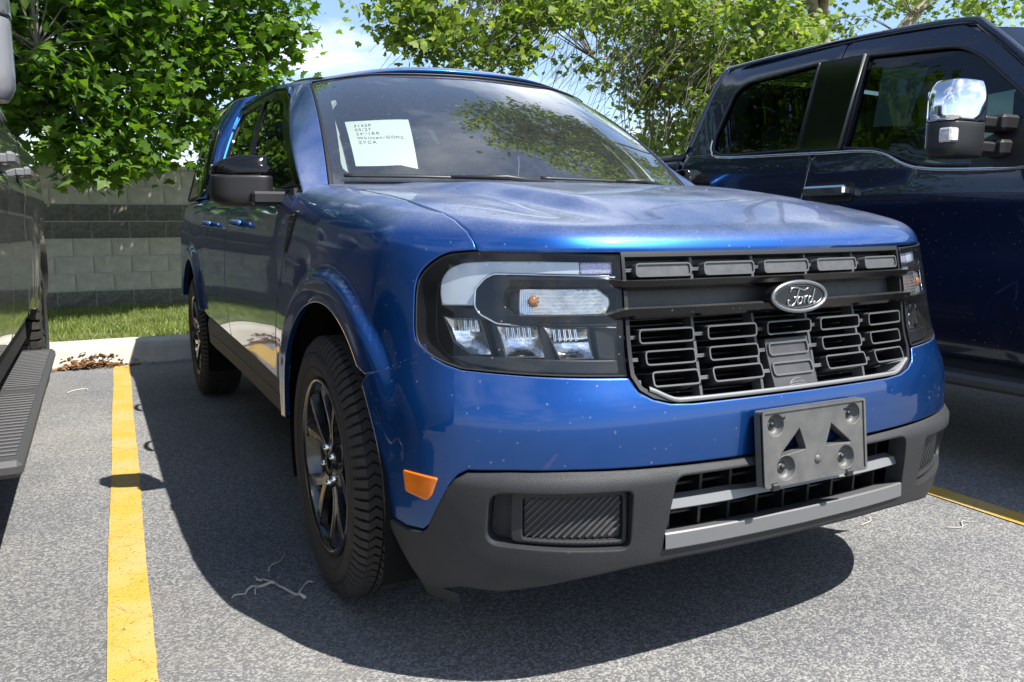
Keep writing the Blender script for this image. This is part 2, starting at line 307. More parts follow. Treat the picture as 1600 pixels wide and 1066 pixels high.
class MB:
    """collects pieces into one mesh object"""
    def __init__(s): s.V = []; s.F = []; s.S = []
    def add(s, V, F, smooth=False):
        k = len(s.V); s.V += [tuple(map(float, v)) for v in V]; s.F += [tuple(int(i)+k for i in f) for f in F]; s.S += [smooth]*len(F); return s
    def box(s, c, d, rot=None, bev=0):
        x, y, z = (v/2 for v in d)
        if bev:
            b = min(bev, x*.9, y*.9, z*.9); V = []
            for sx in (-1, 1):
                for sy in (-1, 1):
                    for sz in (-1, 1):
                        V += [(sx*x, sy*(y-b), sz*(z-b)), (sx*(x-b), sy*y, sz*(z-b)), (sx*(x-b), sy*(y-b), sz*z)]
            i = lambda a, b_, c_, k: ((a*2+b_)*2+c_)*3+k
            F = [[i(a, 0, 0, 0), i(a, 1, 0, 0), i(a, 1, 1, 0), i(a, 0, 1, 0)] for a in (0, 1)]
            F += [[i(0, a, 0, 1), i(1, a, 0, 1), i(1, a, 1, 1), i(0, a, 1, 1)] for a in (0, 1)]
            F += [[i(0, 0, a, 2), i(1, 0, a, 2), i(1, 1, a, 2), i(0, 1, a, 2)] for a in (0, 1)]
            for a in (0, 1):
                for q in (0, 1):
                    F += [[i(a, q, 0, 0), i(a, q, 1, 0), i(a, q, 1, 1), i(a, q, 0, 1)], [i(a, 0, q, 0), i(a, 1, q, 0), i(a, 1, q, 2), i(a, 0, q, 2)], [i(0, a, q, 1), i(1, a, q, 1), i(1, a, q, 2), i(0, a, q, 2)]]
            F += [[i(a, q, e, 0), i(a, q, e, 1), i(a, q, e, 2)] for a in (0, 1) for q in (0, 1) for e in (0, 1)]
        else:
            V = [(sx*x, sy*y, sz*z) for sx in (-1, 1) for sy in (-1, 1) for sz in (-1, 1)]
            F = [[0, 1, 3, 2], [4, 6, 7, 5], [0, 4, 5, 1], [2, 3, 7, 6], [0, 2, 6, 4], [1, 5, 7, 3]]
        M = rot.to_matrix() if rot is not None and not isinstance(rot, Matrix) else rot
        if M is not None: V = [M @ Vector(v) for v in V]
        c = Vector(c); return s.add([Vector(v)+c for v in V], F)
    def tube(s, pts, r, n=8, cap=True, flat=1.0):
        P = [Vector(p) for p in pts]; rr = r if hasattr(r, '__len__') else [r]*len(P); V = []; F = []; up = None
        for i, p in enumerate(P):
            t = (P[min(i+1, len(P)-1)]-P[max(i-1, 0)]).normalized()
            if up is None: up = t.orthogonal().normalized()
            up = (up-t*up.dot(t)).normalized(); b = t.cross(up)
            V += [p+(up*math.cos(a)+b*math.sin(a)*flat)*rr[i] for a in (2*math.pi*k/n for k in range(n))]
        for i in range(len(P)-1):
            F += [[i*n+k, i*n+(k+1) % n, (i+1)*n+(k+1) % n, (i+1)*n+k] for k in range(n)]
        if cap: F += [list(range(n))[::-1], [(len(P)-1)*n+k for k in range(n)]]
        return s.add(V, F, True)
    def lathe(s, prof, n=48, axis='x', c=(0, 0, 0), closed=False):
        V = []; F = []; m = len(prof)
        for k in range(n):
            a = 2*math.pi*k/n; ca, sa = math.cos(a), math.sin(a)
            for (r, h) in prof: V.append({'x': (h, r*ca, r*sa), 'y': (r*ca, h, r*sa), 'z': (r*ca, r*sa, h)}[axis])
        for k in range(n):
            for j in range(m-1 if not closed else m):
                F.append([k*m+j, ((k+1) % n)*m+j, ((k+1) % n)*m+(j+1) % m, k*m+(j+1) % m])
        return s.add([Vector(v)+Vector(c) for v in V], F, True)
    def prism(s, poly, f, smooth=False):
        """poly: (a,b) loop; f(a,b,e) gives the point with e = 0 or 1 on the two ends"""
        n = len(poly); V = [f(a, b, 0) for a, b in poly]+[f(a, b, 1) for a, b in poly]
        return s.add(V, [list(range(n))[::-1], list(range(n, 2*n))]+[[k, (k+1) % n, n+(k+1) % n, n+k] for k in range(n)], smooth)
    def build(s, name, m, parent=None, kind=None, label=None, bevel=0):
        me = bpy.data.meshes.new(name); me.from_pydata(s.V, [], s.F); me.polygons.foreach_set('use_smooth', s.S)
        bm = bmesh.new(); bm.from_mesh(me); bmesh.ops.recalc_face_normals(bm, faces=bm.faces[:])
        if bevel: bmesh.ops.bevel(bm, geom=[e for e in bm.edges if len(e.link_faces) == 2 and e.calc_face_angle(0) > .5], offset=bevel, segments=2, affect='EDGES', profile=.6)
        bm.to_mesh(me); bm.free()
        return link(name, me, m, parent, kind, label)
def inpoly(P, poly):
    x, y = P[:, 0], P[:, 1]; r = np.zeros(len(P), bool); q = np.asarray(poly); n = len(q)
    for i in range(n):
        x1, y1 = q[i]; x2, y2 = q[(i+1) % n]
        c = ((y1 > y) != (y2 > y)); r ^= c & (x < (x2-x1)*(y-y1)/((y2-y1) if y2 != y1 else 1e-12)+x1)
    return r
def edist(P, poly):
    q = np.asarray(poly); d = np.full(len(P), 1e9)
    for i in range(len(q)):
        a = q[i]; u = q[(i+1) % len(q)]-a; t = np.clip(((P-a)@u)/(u@u+1e-18), 0, 1); d = np.minimum(d, np.hypot(*(P-a-t[:, None]*u).T))
    return d
def resample(loop, step):
    out = []
    for i, a in enumerate(loop):
        a = np.asarray(a, float); b = np.asarray(loop[(i+1) % len(loop)], float); n = max(1, int(math.ceil(np.hypot(*(b-a))/step)))
        out += [a+(b-a)*k/n for k in range(n)]
    return np.array(out)
def rnd(poly, r, n=5):
    """round the corners of a loop"""
    out = []; q = [np.asarray(p, float) for p in poly]; rs = r if hasattr(r, '__len__') else [r]*len(q)
    for i, p in enumerate(q):
        a = q[i-1]-p; b = q[(i+1) % len(q)]-p; la, lb = np.hypot(*a), np.hypot(*b); k = min(rs[i], la*.48, lb*.48)
        if k <= 0: out.append(p); continue
        A = p+a/la*k; B = p+b/lb*k
        out += [(1-t)**2*A+2*t*(1-t)*p+t*t*B for t in np.linspace(0, 1, n)]
    return out
def smooth_loop(pts, n=4, closed=True):
    """Catmull-Rom through the points"""
    q = [np.asarray(p, float) for p in pts]; out = []; m = len(q)
    for i in range(m if closed else m-1):
        g = (lambda k: q[k % m]) if closed else (lambda k: q[min(max(k, 0), m-1)])
        p0, p1, p2, p3 = g(i-1), g(i), g(i+1), g(i+2)
        for t in np.arange(n)/n:
            out.append(.5*(2*p1+(p2-p0)*t+(2*p0-5*p1+4*p2-p3)*t*t+(3*p1-p0-3*p2+p3)*t**3))
    if not closed: out.append(q[-1])
    return out
def rect(a0, b0, a1, b1): return [(a0, b0), (a1, b0), (a1, b1), (a0, b1)]
def mir(poly): return [(-a, b) for a, b in poly][::-1]
def panel(name, outer, fmap, m, parent=None, holes=(), o=0., th=.012, step=.035, soft=.004, bedge=.012, label=None, kind=None, back=False):
    """sheet of the 2-D region outer minus holes, laid on fmap(a, b, offset) -> (points, normals), with a returned edge th deep"""
    loops = [resample(outer, bedge)]+[resample(h, bedge) for h in holes]
    lo, hi = loops[0].min(0), loops[0].max(0)
    gx = np.arange(lo[0], hi[0], step); gy = np.arange(lo[1], hi[1], step*.87)
    X, Y = np.meshgrid(gx, gy); X = X+(np.arange(len(gy)) % 2)[:, None]*step/2
    G = np.stack([X.ravel(), Y.ravel()], 1); 
    if len(G):
        k = inpoly(G, loops[0]); 
        for h in loops[1:]: k &= ~inpoly(G, h)
        G = G[k]
        for l in loops:
            if len(G): G = G[edist(G, l) > max(step*.35, soft*1.7)]
    ins = []
    if soft:
        for li, l in enumerate(loops):
            t = np.roll(l, -1, 0)-np.roll(l, 1, 0); t /= np.linalg.norm(t, axis=1, keepdims=True)+1e-12; n = np.stack([-t[:, 1], t[:, 0]], 1)
            ar = .5*np.sum(l[:, 0]*np.roll(l[:, 1], -1)-np.roll(l[:, 0], -1)*l[:, 1]); sg = (1 if ar > 0 else -1)*(1 if li == 0 else -1)
            c = l+n*sg*soft; kk = inpoly(c, loops[0])
            for h in loops[1:]: kk &= ~inpoly(c, h)
            c = c[kk]; dd = np.min([edist(c, q) for q in loops], axis=0) if len(c) else np.zeros(0)
            ins.append(c[dd > soft*.8])
    pts = np.concatenate(loops+[G]+ins); edges = []; k = 0
    for l in loops: edges += [(k+i, k+(i+1) % len(l)) for i in range(len(l))]; k += len(l)
    nb = k
    vo, eo, fo, ov, oe, of = delaunay_2d_cdt([Vector(p) for p in pts], edges, [], 0, 1e-7)
    V2 = np.array([tuple(v) for v in vo]); F = np.array([f for f in fo if len(f) == 3])
    cen = V2[F].mean(1); k = inpoly(cen, loops[0])
    for h in loops[1:]: k &= ~inpoly(cen, h)
    F = F[k]
    oi = {}
    for i, l in enumerate(ov):
        for j in l: oi[j] = i
    P, N = fmap(V2[:, 0], V2[:, 1], o)
    P = np.array(P); N = np.array(N)
    fn = np.cross(P[F[:, 1]]-P[F[:, 0]], P[F[:, 2]]-P[F[:, 0]])
    if (fn*N[F[:, 0]]).sum() < 0: F = F[:, ::-1]
    V = [P]; NN = [N.copy()]; FF = [list(map(int, f)) for f in F]; base_ = len(P); k = 0
    edge_dir = {}
    for f in F:
        for a, b in ((f[0], f[1]), (f[1], f[2]), (f[2], f[0])): edge_dir[(int(a), int(b))] = 1
    for l in loops:
        idx = [oi.get(k+i) for i in range(len(l))]; k += len(l); idx = [i for i in idx if i is not None]; n = len(idx)
        if n < 3: continue
        p = P[idx]; nn = N[idx]; t = np.roll(p, -1, 0)-np.roll(p, 1, 0); t /= np.linalg.norm(t, axis=1, keepdims=True)+1e-12
        lat = np.cross(t, nn); fwd = edge_dir.get((idx[0], idx[1]), 0) or edge_dir.get((idx[1], idx[2 % n]), 0)
        if not fwd: lat = -lat
        for a, i in enumerate(idx):
            w = N[i]*.75+lat[a]*.65 if soft else N[i]; NN[0][i] = w/np.linalg.norm(w)
        if th:
            low = p-nn*th; V += [p, low]; NN += [lat, lat]; b0 = base_; b1 = base_+n; base_ += 2*n
            for a in range(n):
                c = (a+1) % n
                FF.append([b0+c, b0+a, b1+a, b1+c] if fwd else [b0+a, b0+c, b1+c, b1+a])
    if back:                                           # close the rear as well
        b = base_; V.append(P-N*th); NN.append(-N); FF += [[b+int(i) for i in f[::-1]] for f in F]; base_ += len(P)
    return link(name, mesh(name, np.concatenate(V), FF, np.concatenate(NN)), m, parent, kind, label)
def ribbon(path, fmap, w, h, o=0.):
    """raised rounded bead along an open or closed (a,b) path laid on fmap; returns the 3-D centre line"""
    q = np.array(path, float); P, N = fmap(q[:, 0], q[:, 1], o); return P
def strip(name, path, fmap, w, m, parent, o=0., th=.006, closed=False, label=None):
    """flat band of width w centred on the path (2-D), as a panel"""
    q = np.array(path, float); t = np.gradient(q, axis=0) if not closed else np.roll(q, -1, 0)-np.roll(q, 1, 0); t /= np.linalg.norm(t, axis=1, keepdims=True)+1e-12; n = np.stack([-t[:, 1], t[:, 0]], 1)
    V = []; NN = []; F = []; k = len(q)
    a = q+n*w/2; b = q-n*w/2; rows = []
    for pp, oo in ((a, o-th), (a, o), (b, o), (b, o-th)):
        P, N = fmap(pp[:, 0], pp[:, 1], oo); rows.append(P); 
    V = np.concatenate(rows)
    for r_ in range(3):
        for i in range(k if closed else k-1):
            j = (i+1) % k; F.append([r_*k+i, r_*k+j, (r_+1)*k+j, (r_+1)*k+i])
    if not closed: F += [[0, k, 2*k, 3*k], [k-1, 2*k-1, 3*k-1, 4*k-1]]
    mb = MB(); mb.add(V, F); return mb.build(name, m, parent, label=label)
def sleeve(mb, loop, fmap, t, o0, o1):
    """hollow tube of wall t standing off fmap from o0 to o1 round the loop"""
    q = np.array(loop, float); c = q.mean(0); n = len(q)
    tt = np.roll(q, -1, 0)-np.roll(q, 1, 0); tt /= np.linalg.norm(tt, axis=1, keepdims=True)+1e-12; nn = np.stack([tt[:, 1], -tt[:, 0]], 1)
    if ((q-c)*nn).sum() < 0: nn = -nn
    i_ = q-nn*t; rows = []
    for pp, oo in ((q, o0), (q, o1), (i_, o1), (i_, o0)): rows.append(fmap(pp[:, 0], pp[:, 1], oo)[0])
    F = [[r_*n+k, r_*n+(k+1) % n, ((r_+1) % 4)*n+(k+1) % n, ((r_+1) % 4)*n+k] for r_ in range(4) for k in range(n)]
    mb.add(np.concatenate(rows), F)
def text_mesh(s, size, depth=.0004, align='LEFT', spacing=1.0, line=1.0, shear=0):
    cu = bpy.data.curves.new('t', 'FONT'); cu.body = s; cu.size = size; cu.extrude = depth; cu.align_x = align; cu.space_character = spacing; cu.space_line = line; cu.shear = shear; cu.resolution_u = 3
    o = bpy.data.objects.new('t', cu); COL.objects.link(o); dg = bpy.context.evaluated_depsgraph_get(); dg.update()
    me = bpy.data.meshes.new_from_object(o.evaluated_get(dg)); bpy.data.objects.remove(o); bpy.data.curves.remove(cu); return me
def copy_tree(o, parent=None):
    c = o.copy(); COL.objects.link(c)
    if parent is not None: c.parent = parent
    for ch in list(o.children): copy_tree(ch, c)
    return c
# ------------------------------------------------------------------ blue pickup
def inv_xy(x, y, vmin=1.0):
    """skin parameters of the point over (x>0, y) on the upper roll"""
    j0 = int((vmin-VG[0])/DS); d = np.hypot(GRID[:, j0:, 0]-x, GRID[:, j0:, 1]-y); k = np.unravel_index(np.argmin(d), d.shape)
    return float(SG[k[0]]), float(VG[j0+k[1]])
TK = [-.4, 0, .4, .76, .92, 1.1, 2.1, 2.9, 3.35, 4.0]
def pchip3(k, P):
    fs = [pchip(k, [p[i] for p in P]) for i in range(3)]; return lambda t: np.stack([f(t) for f in fs], -1)
CB = pchip3(TK, [(-.40, 1.235, 1.160), (0, 1.20, 1.160), (.40, 1.235, 1.160), (.712, 1.335, 1.160), (.803, 1.345, 1.155), (.812, 1.52, 1.150), (.818, 2.32, 1.150), (.815, 3.15, 1.160), (.785, 3.62, 1.175), (0, 3.76, 1.18)])
CR = pchip3(TK, [(-.36, 1.845, 1.597), (0, 1.80, 1.605), (.36, 1.845, 1.597), (.612, 1.955, 1.563), (.640, 2.14, 1.572), (.633, 2.28, 1.598), (.612, 2.76, 1.650), (.60, 3.55, 1.672), (.56, 3.70, 1.67), (0, 3.74, 1.67)])
def _cabp(t, w):
    a = np.abs(t); b = CB(a); r = CR(a); w = np.asarray(w)[..., None]; p = b*(1-w)+r*w
    q = 4*np.clip(w, -.05, 1.05)*(1-np.clip(w, -.05, 1.05)); f = (a < .80)[..., None]
    p = p+np.where(f, np.array([0, -.018, .024]), 0)*q
    sx = np.where(f, 0, .020)*q; p[..., 0] += sx[..., 0]
    p[..., 0] = np.where(np.asarray(t) < 0, -p[..., 0], p[..., 0]); return p
def cabf(t, w, o=0.):
    t = np.asarray(t, float); w = np.asarray(w, float); e = 2e-3; te = np.where(np.abs(np.abs(t)-.80) < e*1.5, t-3*e*np.sign(t), t)
    n = np.cross(_cabp(te+e, w)-_cabp(te-e, w), _cabp(te, w+e)-_cabp(te, w-e)); n /= np.linalg.norm(n, axis=-1, keepdims=True)+1e-12
    n[..., 0] = np.where(t == 0, 0, n[..., 0])
    return _cabp(t, w)+n*o, n
skf = lambda a, b, o=0.: skin(a, b, o)
SY = .612                                                    # s = y + SY along the flank
def sides(name, poly, fm, m, parent, **k):
    return [panel(name, poly if g > 0 else mir(poly), fm, m, parent, holes=[h if g > 0 else mir(h) for h in k.get('holes', ())], **{a: b for a, b in k.items() if a != 'holes'}) for g in (-1, 1)]
truck = thing('pickup_truck', 'dusty bright blue pickup truck with black grille, parked nose out between two others', 'pickup truck')
HS = pchip([.974, .994, 1.019, 1.056, 1.099], [.796, .808, .834, .898, .992])       # hood cut line, side parameter by height
HOODEDGE = [(.700, .432), (.716, .60), (.730, .85), (.740, 1.10), (.745, 1.29)]     # hood side shut line in plan
def make_hood():
    fr = np.linspace(-1, 1, 121); vs = [.9735]+list(np.linspace(.978, 1.096, 18)); rows = []
    for v in vs: rows.append(skin(HS(v)*fr, np.full(len(fr), v))[0])
    front = rows[-1]; ex = spline([p[1] for p in HOODEDGE], [p[0] for p in HOODEDGE])
    rear = np.stack([fr*.745, 1.19+.10*np.abs(fr)**2.2], 1)
    for k in range(1, 46):
        q = k/45; p = np.zeros((len(fr), 3)); ye = front[-1, 1]+(1.29-front[-1, 1])*q; xe = float(ex(ye))
        p[:, 1] = front[:, 1]*(1-q)+rear[:, 1]*q; lin = front[:, 0]/front[-1, 0]; p[:, 0] = (lin*(1-q)+fr*q)*xe
        s, v = inv_xy(xe, p[-1, 1], 1.03); ze = skin(np.array(s), np.array(v))[0][2]
        z = htop(p[:, 0], p[:, 1]); p[:, 2] = z+(ze-z[-1])*np.abs(fr)**5; rows.append(p)
    G = np.array(rows)
    for k in range(3):                                       # relax the join of the lip and the deck
        Q = G.copy(); Q[13:26] = (G[12:25]+2*G[13:26]+G[14:27])/4; G = Q
    N = np.cross(np.gradient(G, axis=1), np.gradient(G, axis=0)); N /= np.linalg.norm(N, axis=-1, keepdims=True)
    if N[30, 60, 2] < 0: N = -N
    a, b = G.shape[:2]; idx = lambda i, j: i*b+j
    V = list(G.reshape(-1, 3)); NN = list(N.reshape(-1, 3)); F = [[idx(i, j), idx(i, j+1), idx(i+1, j+1), idx(i+1, j)] for i in range(a-1) for j in range(b-1)]
    loop = [(0, j) for j in range(b)]+[(i, b-1) for i in range(1, a)]+[(a-1, j) for j in range(b-2, -1, -1)]+[(i, 0) for i in range(a-2, 0, -1)]
    cen = np.array([0, .7, 1.0]); base_ = len(V)
    for (i, j) in loop:
        lat = (G[i, j]-cen)*np.array([1, 1, 0]); lat /= np.linalg.norm(lat); w = N[i, j]*.8+lat*.5; NN[idx(i, j)] = w/np.linalg.norm(w)
    n = len(loop)
    for (i, j) in loop: V.append(G[i, j]); NN.append(NN[idx(i, j)])
    for (i, j) in loop: V.append(G[i, j]-N[i, j]*.018); NN.append(NN[idx(i, j)])
    for k in range(n): F.append([base_+(k+1) % n, base_+k, base_+n+k, base_+n+(k+1) % n])
    return link('hood', mesh('hood', V, F, NN), 'blue_paint', truck)
hood = make_hood()
edge_sv = [inv_xy(x+.004, y, 1.03) for x, y in HOODEDGE]
ARS = [(y+SY, z) for y, z in ARCH]
HL = [(.863, .967), (.906, .952), (.942, .924), (.954, .894), (.951, .843), (.941, .784), (.906, .757)]      # outer end of the lamp
HL = [tuple(p) for p in smooth_loop([(.798, .970)]+HL+[(.857, .738)], 4, False)[3:-2]]; seam = (1.082, .690)
up_arch = [q for q in ARS[::-1] if not (q[0] < 1.3 and q[1] < .695) and not (q[0] > 1.8 and q[1] < .41)]    # front -> over the top -> rear
tail = [q for q in edge_sv[::-1] if q[0] < 1.90]
DF = [(2.075, .505), (2.078, .62), (2.015, .76), (1.945, .87), (1.915, .95), (1.905, 1.0), (1.893, 1.07), (1.905, 1.12), (1.955, 1.165)]    # front door's leading edge
fen = [(.800, .974)]+[(a+.003, b+.002) for a, b in HL]+[(seam[0]-.001, seam[1]+.001)]+up_arch
fen += [(2.068, .41)]+[(a-.005, b) for a, b in DF]+[(1.955, 1.21)]
fen += tail+[(.996, 1.100), (.902, 1.058), (.838, 1.020), (.812, .994)]
sides('fender', fen, skf, 'blue_paint', truck, step=.0125, th=.015)
sides('seam_backing', [(.90, .735), (.915, .775), (1.06, .715), (1.06, .675)], skf, 'blue_paint', truck, o=-.0025, th=0, step=.03)
# painted bumper cover
bt = [(seam[0]-.003, seam[1]-.002), (.915, .758), (.893, .7475), (.857, .7345), (.816, .725), (.672, .7175), (.46, .710), (.444, .709), (.426, .681), (.395, .664), (.355, .6535), (.30, .650)]
low = [(.13, .5245), (.196, .5245), (.438, .5285), (.572, .5315), (.699, .529), (.788, .523), (.810, .510), (.830, .486), (.864, .426), (.884, .390), (.901, .3755), (.95, .373), (.998, .383)]
arl_lo = [q for q in ARS if q[0] < 1.3 and .39 < q[1] < .675]
out_ = bt[::-1]+[(1.079, .686)]+arl_lo+low[::-1]
bumper = out_+[(-a, b) for a, b in out_[::-1]]
panel('bumper_cover', bumper, skf, 'blue_paint', truck, step=.018, th=.03)
# dark lower bumper with the air intake and lamp recesses cut out
intake = rnd([(-.374, .343), (.374, .343), (.352, .505), (-.352, .505)], .022)
fogr = rnd([(.447, .353), (.752, .369), (.738, .484), (.450, .484)], [.022, .03, .03, .014])
lowt = [(a, b-.004) for a, b in low]
o2 = [(.0, .5205)]+lowt+[(1.004, .372), (.968, .30), (.935, .222), (.905, .226), (.82, .252), (.735, .250), (.66, .268), (.56, .292), (.446, .309), (.33, .316), (0, .318)]
lower = o2+[(-a, b) for a, b in o2[::-1][1:-1]]
def lowf(a, b, o=0.):
    """the dark valance: a tilted ledge along its top edge, face leaning in below it"""
    a = np.asarray(a, float); b = np.asarray(b, float)
    ext = lambda b: .016*sstep(.531, .500, b)-.010*sstep(.50, .36, b)
    p, n = skin(a, b); e = 1e-3; q = p+n*(ext(b)+o)[..., None]
    d = (ext(b+e)-ext(b-e))/(2*e); n2 = n-np.stack([0*d, 0*d, d], -1); n2 /= np.linalg.norm(n2, axis=-1, keepdims=True); return q, n2
panel('lower_bumper', lower, lowf, 'dark_plastic', truck, holes=[intake, fogr, mir(fogr)], step=.0135, th=.045, soft=.005)
for g in (-1, 1):
    G_ = (lambda q: q) if g > 0 else mir
    rec = panel('lamp_recess', G_(fogr), skf, 'dark_plastic', truck, o=-.028, th=.0, step=.05)
    bez = rnd([(.451, .359), (.700, .372), (.698, .480), (.453, .480)], .014)
    inn = rnd([(.461, .370), (.676, .380), (.674, .470), (.463, .470)], .008)
    panel('bezel', G_(bez), skf, 'edge_grey' if 0 else 'dark_plastic', truck, holes=[G_(inn)], o=-.006, th=.022, step=.03)
    panel('lamp_blank', G_(inn), skf, 'black_plastic', truck, o=-.016, th=0, step=.03)
    for k in range(18):                                                     # slanted ribs
        a0 = .455+.0165*k-.05; q0, q1 = np.array([a0+.088, .376]), np.array([a0-.0, .4655]); t = np.linspace(0, 1, 24)
        L_ = q0+(q1-q0)*t[:, None]; L_ = L_[(L_[:, 0] > .4655) & (L_[:, 0] < .672) & (L_[:, 1] > .379) & (L_[:, 1] < .468)]
        if len(L_) < 3: continue
        n = np.array([.71, .71])*.0024; rows = []
        for dd, oo in ((n, -.016), (n*.3, -.0105), (-n*.3, -.0105), (-n, -.016)):
            p, _ = skf((L_[:, 0]+dd[0])*(-1 if g < 0 else 1), L_[:, 1]+dd[1], oo); rows.append(p)
        m_ = len(L_); mb = MB(); mb.add(np.concatenate(rows), [[r_*m_+i, r_*m_+i+1, (r_+1)*m_+i+1, (r_+1)*m_+i] for r_ in range(3) for i in range(m_-1)]); mb.build('rib', 'slot_grey', truck)
# air intake: back wall, upright ribs, slats, cross bar
panel('intake_back', rect(-.40, .35, .40, .525), skf, 'soft_black', truck, o=-.125, th=0, step=.06)
for x in np.linspace(-.33, .33, 9):
    mb = MB(); sleeve(mb, rect(x-.0035, .352, x+.0035, .522), skf, .0034, -.085, -.045); mb.build('intake_rod', 'black_plastic', truck)
for z in (.385, .405, .455, .475, .492):
    mb = MB(); sleeve(mb, resample(rect(-.385, z-.003, .385, z+.003), .05), skf, .0029, -.10, -.07); mb.build('intake_slat', 'black_plastic', truck)
mb = MB(); xs = np.linspace(-.368, .368, 60); h = .0085+.004*sstep(.10, .2, np.abs(xs)); rows = []
for dz, oo in ((1, -.045), (.9, -.016), (-.6, -.010), (-1, -.016), (-1, -.045)):
    rows.append(skf(xs, .432+h*dz, oo)[0])
n = len(xs); mb.add(np.concatenate(rows), [[r_*n+i, r_*n+i+1, ((r_+1) % 5)*n+i+1, ((r_+1) % 5)*n+i] for r_ in range(5) for i in range(n-1)]); mb.build('cross_bar', 'edge_grey', truck)
# bottom lip of the intake, its sunlit brightness put into a paler grey
mb = MB(); rows = []
for z, oo in ((.350, -.06), (.377, -.002), (.3785, .004), (.376, .0075), (.346, .0125), (.340, .007)):
    rows.append(skf(xs*1.0, np.full(n, z), oo)[0])
mb.add(np.concatenate(rows), [[r_*n+i, r_*n+i+1, (r_+1)*n+i+1, (r_+1)*n+i] for r_ in range(5) for i in range(n-1)]); mb.build('bottom_lip', 'lip_baked_light', truck)
# splash guard that runs back under the chin
mb = MB(); ss = np.linspace(-.93, .93, 61); zb = np.interp(np.abs(ss), [0, .33, .446, .66, .735, .82, .93], [.316, .314, .307, .266, .249, .250, .226]); rows = []
for oo, dz in ((-.004, .002), (-.03, -.006), (-.16, -.012), (-.42, .0)): q = skf(ss, zb, oo)[0]; q[:, 2] += dz; rows.append(q)
mb.add(np.concatenate(rows), [[r_*61+i, r_*61+i+1, (r_+1)*61+i+1, (r_+1)*61+i] for r_ in range(3) for i in range(60)], True); mb.build('splash_guard', 'black_plastic', truck)
# flaps ahead of the front tyres
for g in (-1, 1):
    mb = MB(); P = [skin(np.array(g*s), np.array(v))[0] for s, v in ((1.004, .385), (.97, .30), (.943, .225), (.85, .215))]
    Q = [p+np.array([-g*.02, .035, -.045 if i > 1 else -.01]) for i, p in enumerate(P)]
    P2 = [p+np.array([0, .012, 0]) for p in P]; 
    for i in range(3): mb.add([P[i], P[i+1], Q[i+1], Q[i]], [[0, 1, 2, 3]]); 
    mb.build('tyre_deflector', 'dark_plastic', truck)
# side marker lamps
mk = rnd([(.950, .502), (.857, .498), (.874, .455), (.886, .445), (.944, .455)], .006)
sides('marker_lamp', mk, skf, 'amber', truck, o=.004, th=.012, step=.02)
# ---- grille
gr = [(.442, .968), (.440, .85), (.436, .713), (.420, .685), (.392, .668), (.352, .658), (.25, .6555), (0, .655)]
grille_out = gr+[(-a, b) for a, b in gr[::-1][1:]]
panel('grille_back', [(a*1.03, b) for a, b in grille_out], skf, 'soft_black', truck, o=-.105, th=0, step=.06)
gi = [(.434, .957), (.431, .85), (.427, .717), (.413, .691), (.387, .676), (.350, .667), (.25, .6645), (0, .664)]
grille_in = gi+[(-a, b) for a, b in gi[::-1][1:]]
gframe = panel('grille_frame', grille_out, skf, 'black_plastic', truck, holes=[grille_in], o=-.002, th=.085, step=.03, soft=0)
mb = MB(); xx = np.linspace(-.40, .40, 60); rows = []
for z, oo in ((.668, -.07), (.664, .003), (.6585, .004), (.655, .0)):
    rows.append(skf(xx, np.full(60, z)+.03*sstep(.33, .42, np.abs(xx)), oo)[0])
mb.add(np.concatenate(rows), [[r_*60+i, r_*60+i+1, (r_+1)*60+i+1, (r_+1)*60+i] for r_ in range(3) for i in range(59)], True); mb.build('grille_shelf', 'edge_grey', truck)
for z in np.arange(.675, .83, .0125): mb = MB(); sleeve(mb, resample(rect(-.42, z-.0012, .42, z+.0012), .06), skf, .0011, -.095, -.075); mb.build('radiator_slat', 'black_plastic', truck)
panel('grille_band', [(a, b) for a, b in rect(-.45, .846, .45, .893)], skf, 'grille_grey', truck, o=-.035, th=.01, step=.05)
panel('grille_top_panel', rect(-.44, .905, .44, .968), skf, 'grille_grey', truck, o=-.045, th=.01, step=.05)
cols = [(-.342, .138), (-.168, .138), (0, .138), (.168, .138), (.342, .138)]
for cx, w in cols:                                                            # closed upper nubs
    lp = rnd(rect(cx-.070, .9135, cx+.070, .9425), .010)
    ob = panel('grille_nub', lp, skf, 'slot_grey', truck, o=.002, th=.045, step=.03, soft=0)
    mb = MB(); sleeve(mb, resample(lp, .02), skf, .0034, -.02, .0055); mb.build('nub_rim', 'lip_grey', ob)
for z0, z1, cut in ((.7755, .8065, 0), (.7305, .7615, .012), (.6870, .7185, .022)):
    for i, (cx, w) in enumerate(cols):
        if i == 2 and z0 < .77: continue
        a0, a1 = cx-.069, cx+.069
        if i == 0: a0 += cut
        if i == 4: a1 -= cut
        lp = resample(rnd(rect(a0, z0, a1, z1), .010), .02); mb = MB(); sleeve(mb, lp, skf, .0032, -.05, .002); sl = mb.build('grille_slot', 'slot_black', truck); mb = MB(); sleeve(mb, lp, skf, .0034, .0015, .0035); mb.build('slot_lip', 'lip_grey', sl)
def rod(name, r4, o0, o1): mb = MB(); sleeve(mb, r4, skf, .0034, o0, o1); mb.build(name, 'slot_grey', truck)
for cx in (-.255, -.084, .084, .255):                                          # upright rods and the short stubs that tie the slots together
    rod('grille_rod', rect(cx-.0035, .664, cx+.0035, .835), -.06, -.03); rod('grille_rod', rect(cx-.0035, .905, cx+.0035, .958), -.045, -.018)
    for z in (.930, .790, .7455, .702): rod('grille_stub', rect(cx-.018, z-.0036, cx+.018, z+.0036), -.03, -.012)
for g in (-1, 1):
    for z in (.930, .790, .7455, .702): rod('grille_stub', rect(g*.425-.015, z-.0036, g*.425+.015, z+.0036), -.03, -.012)
pad = panel('sensor_cover', rnd(rect(-.067, .660, .067, .768), .006), skf, 'grille_grey', truck, o=-.010, th=.05, step=.03)
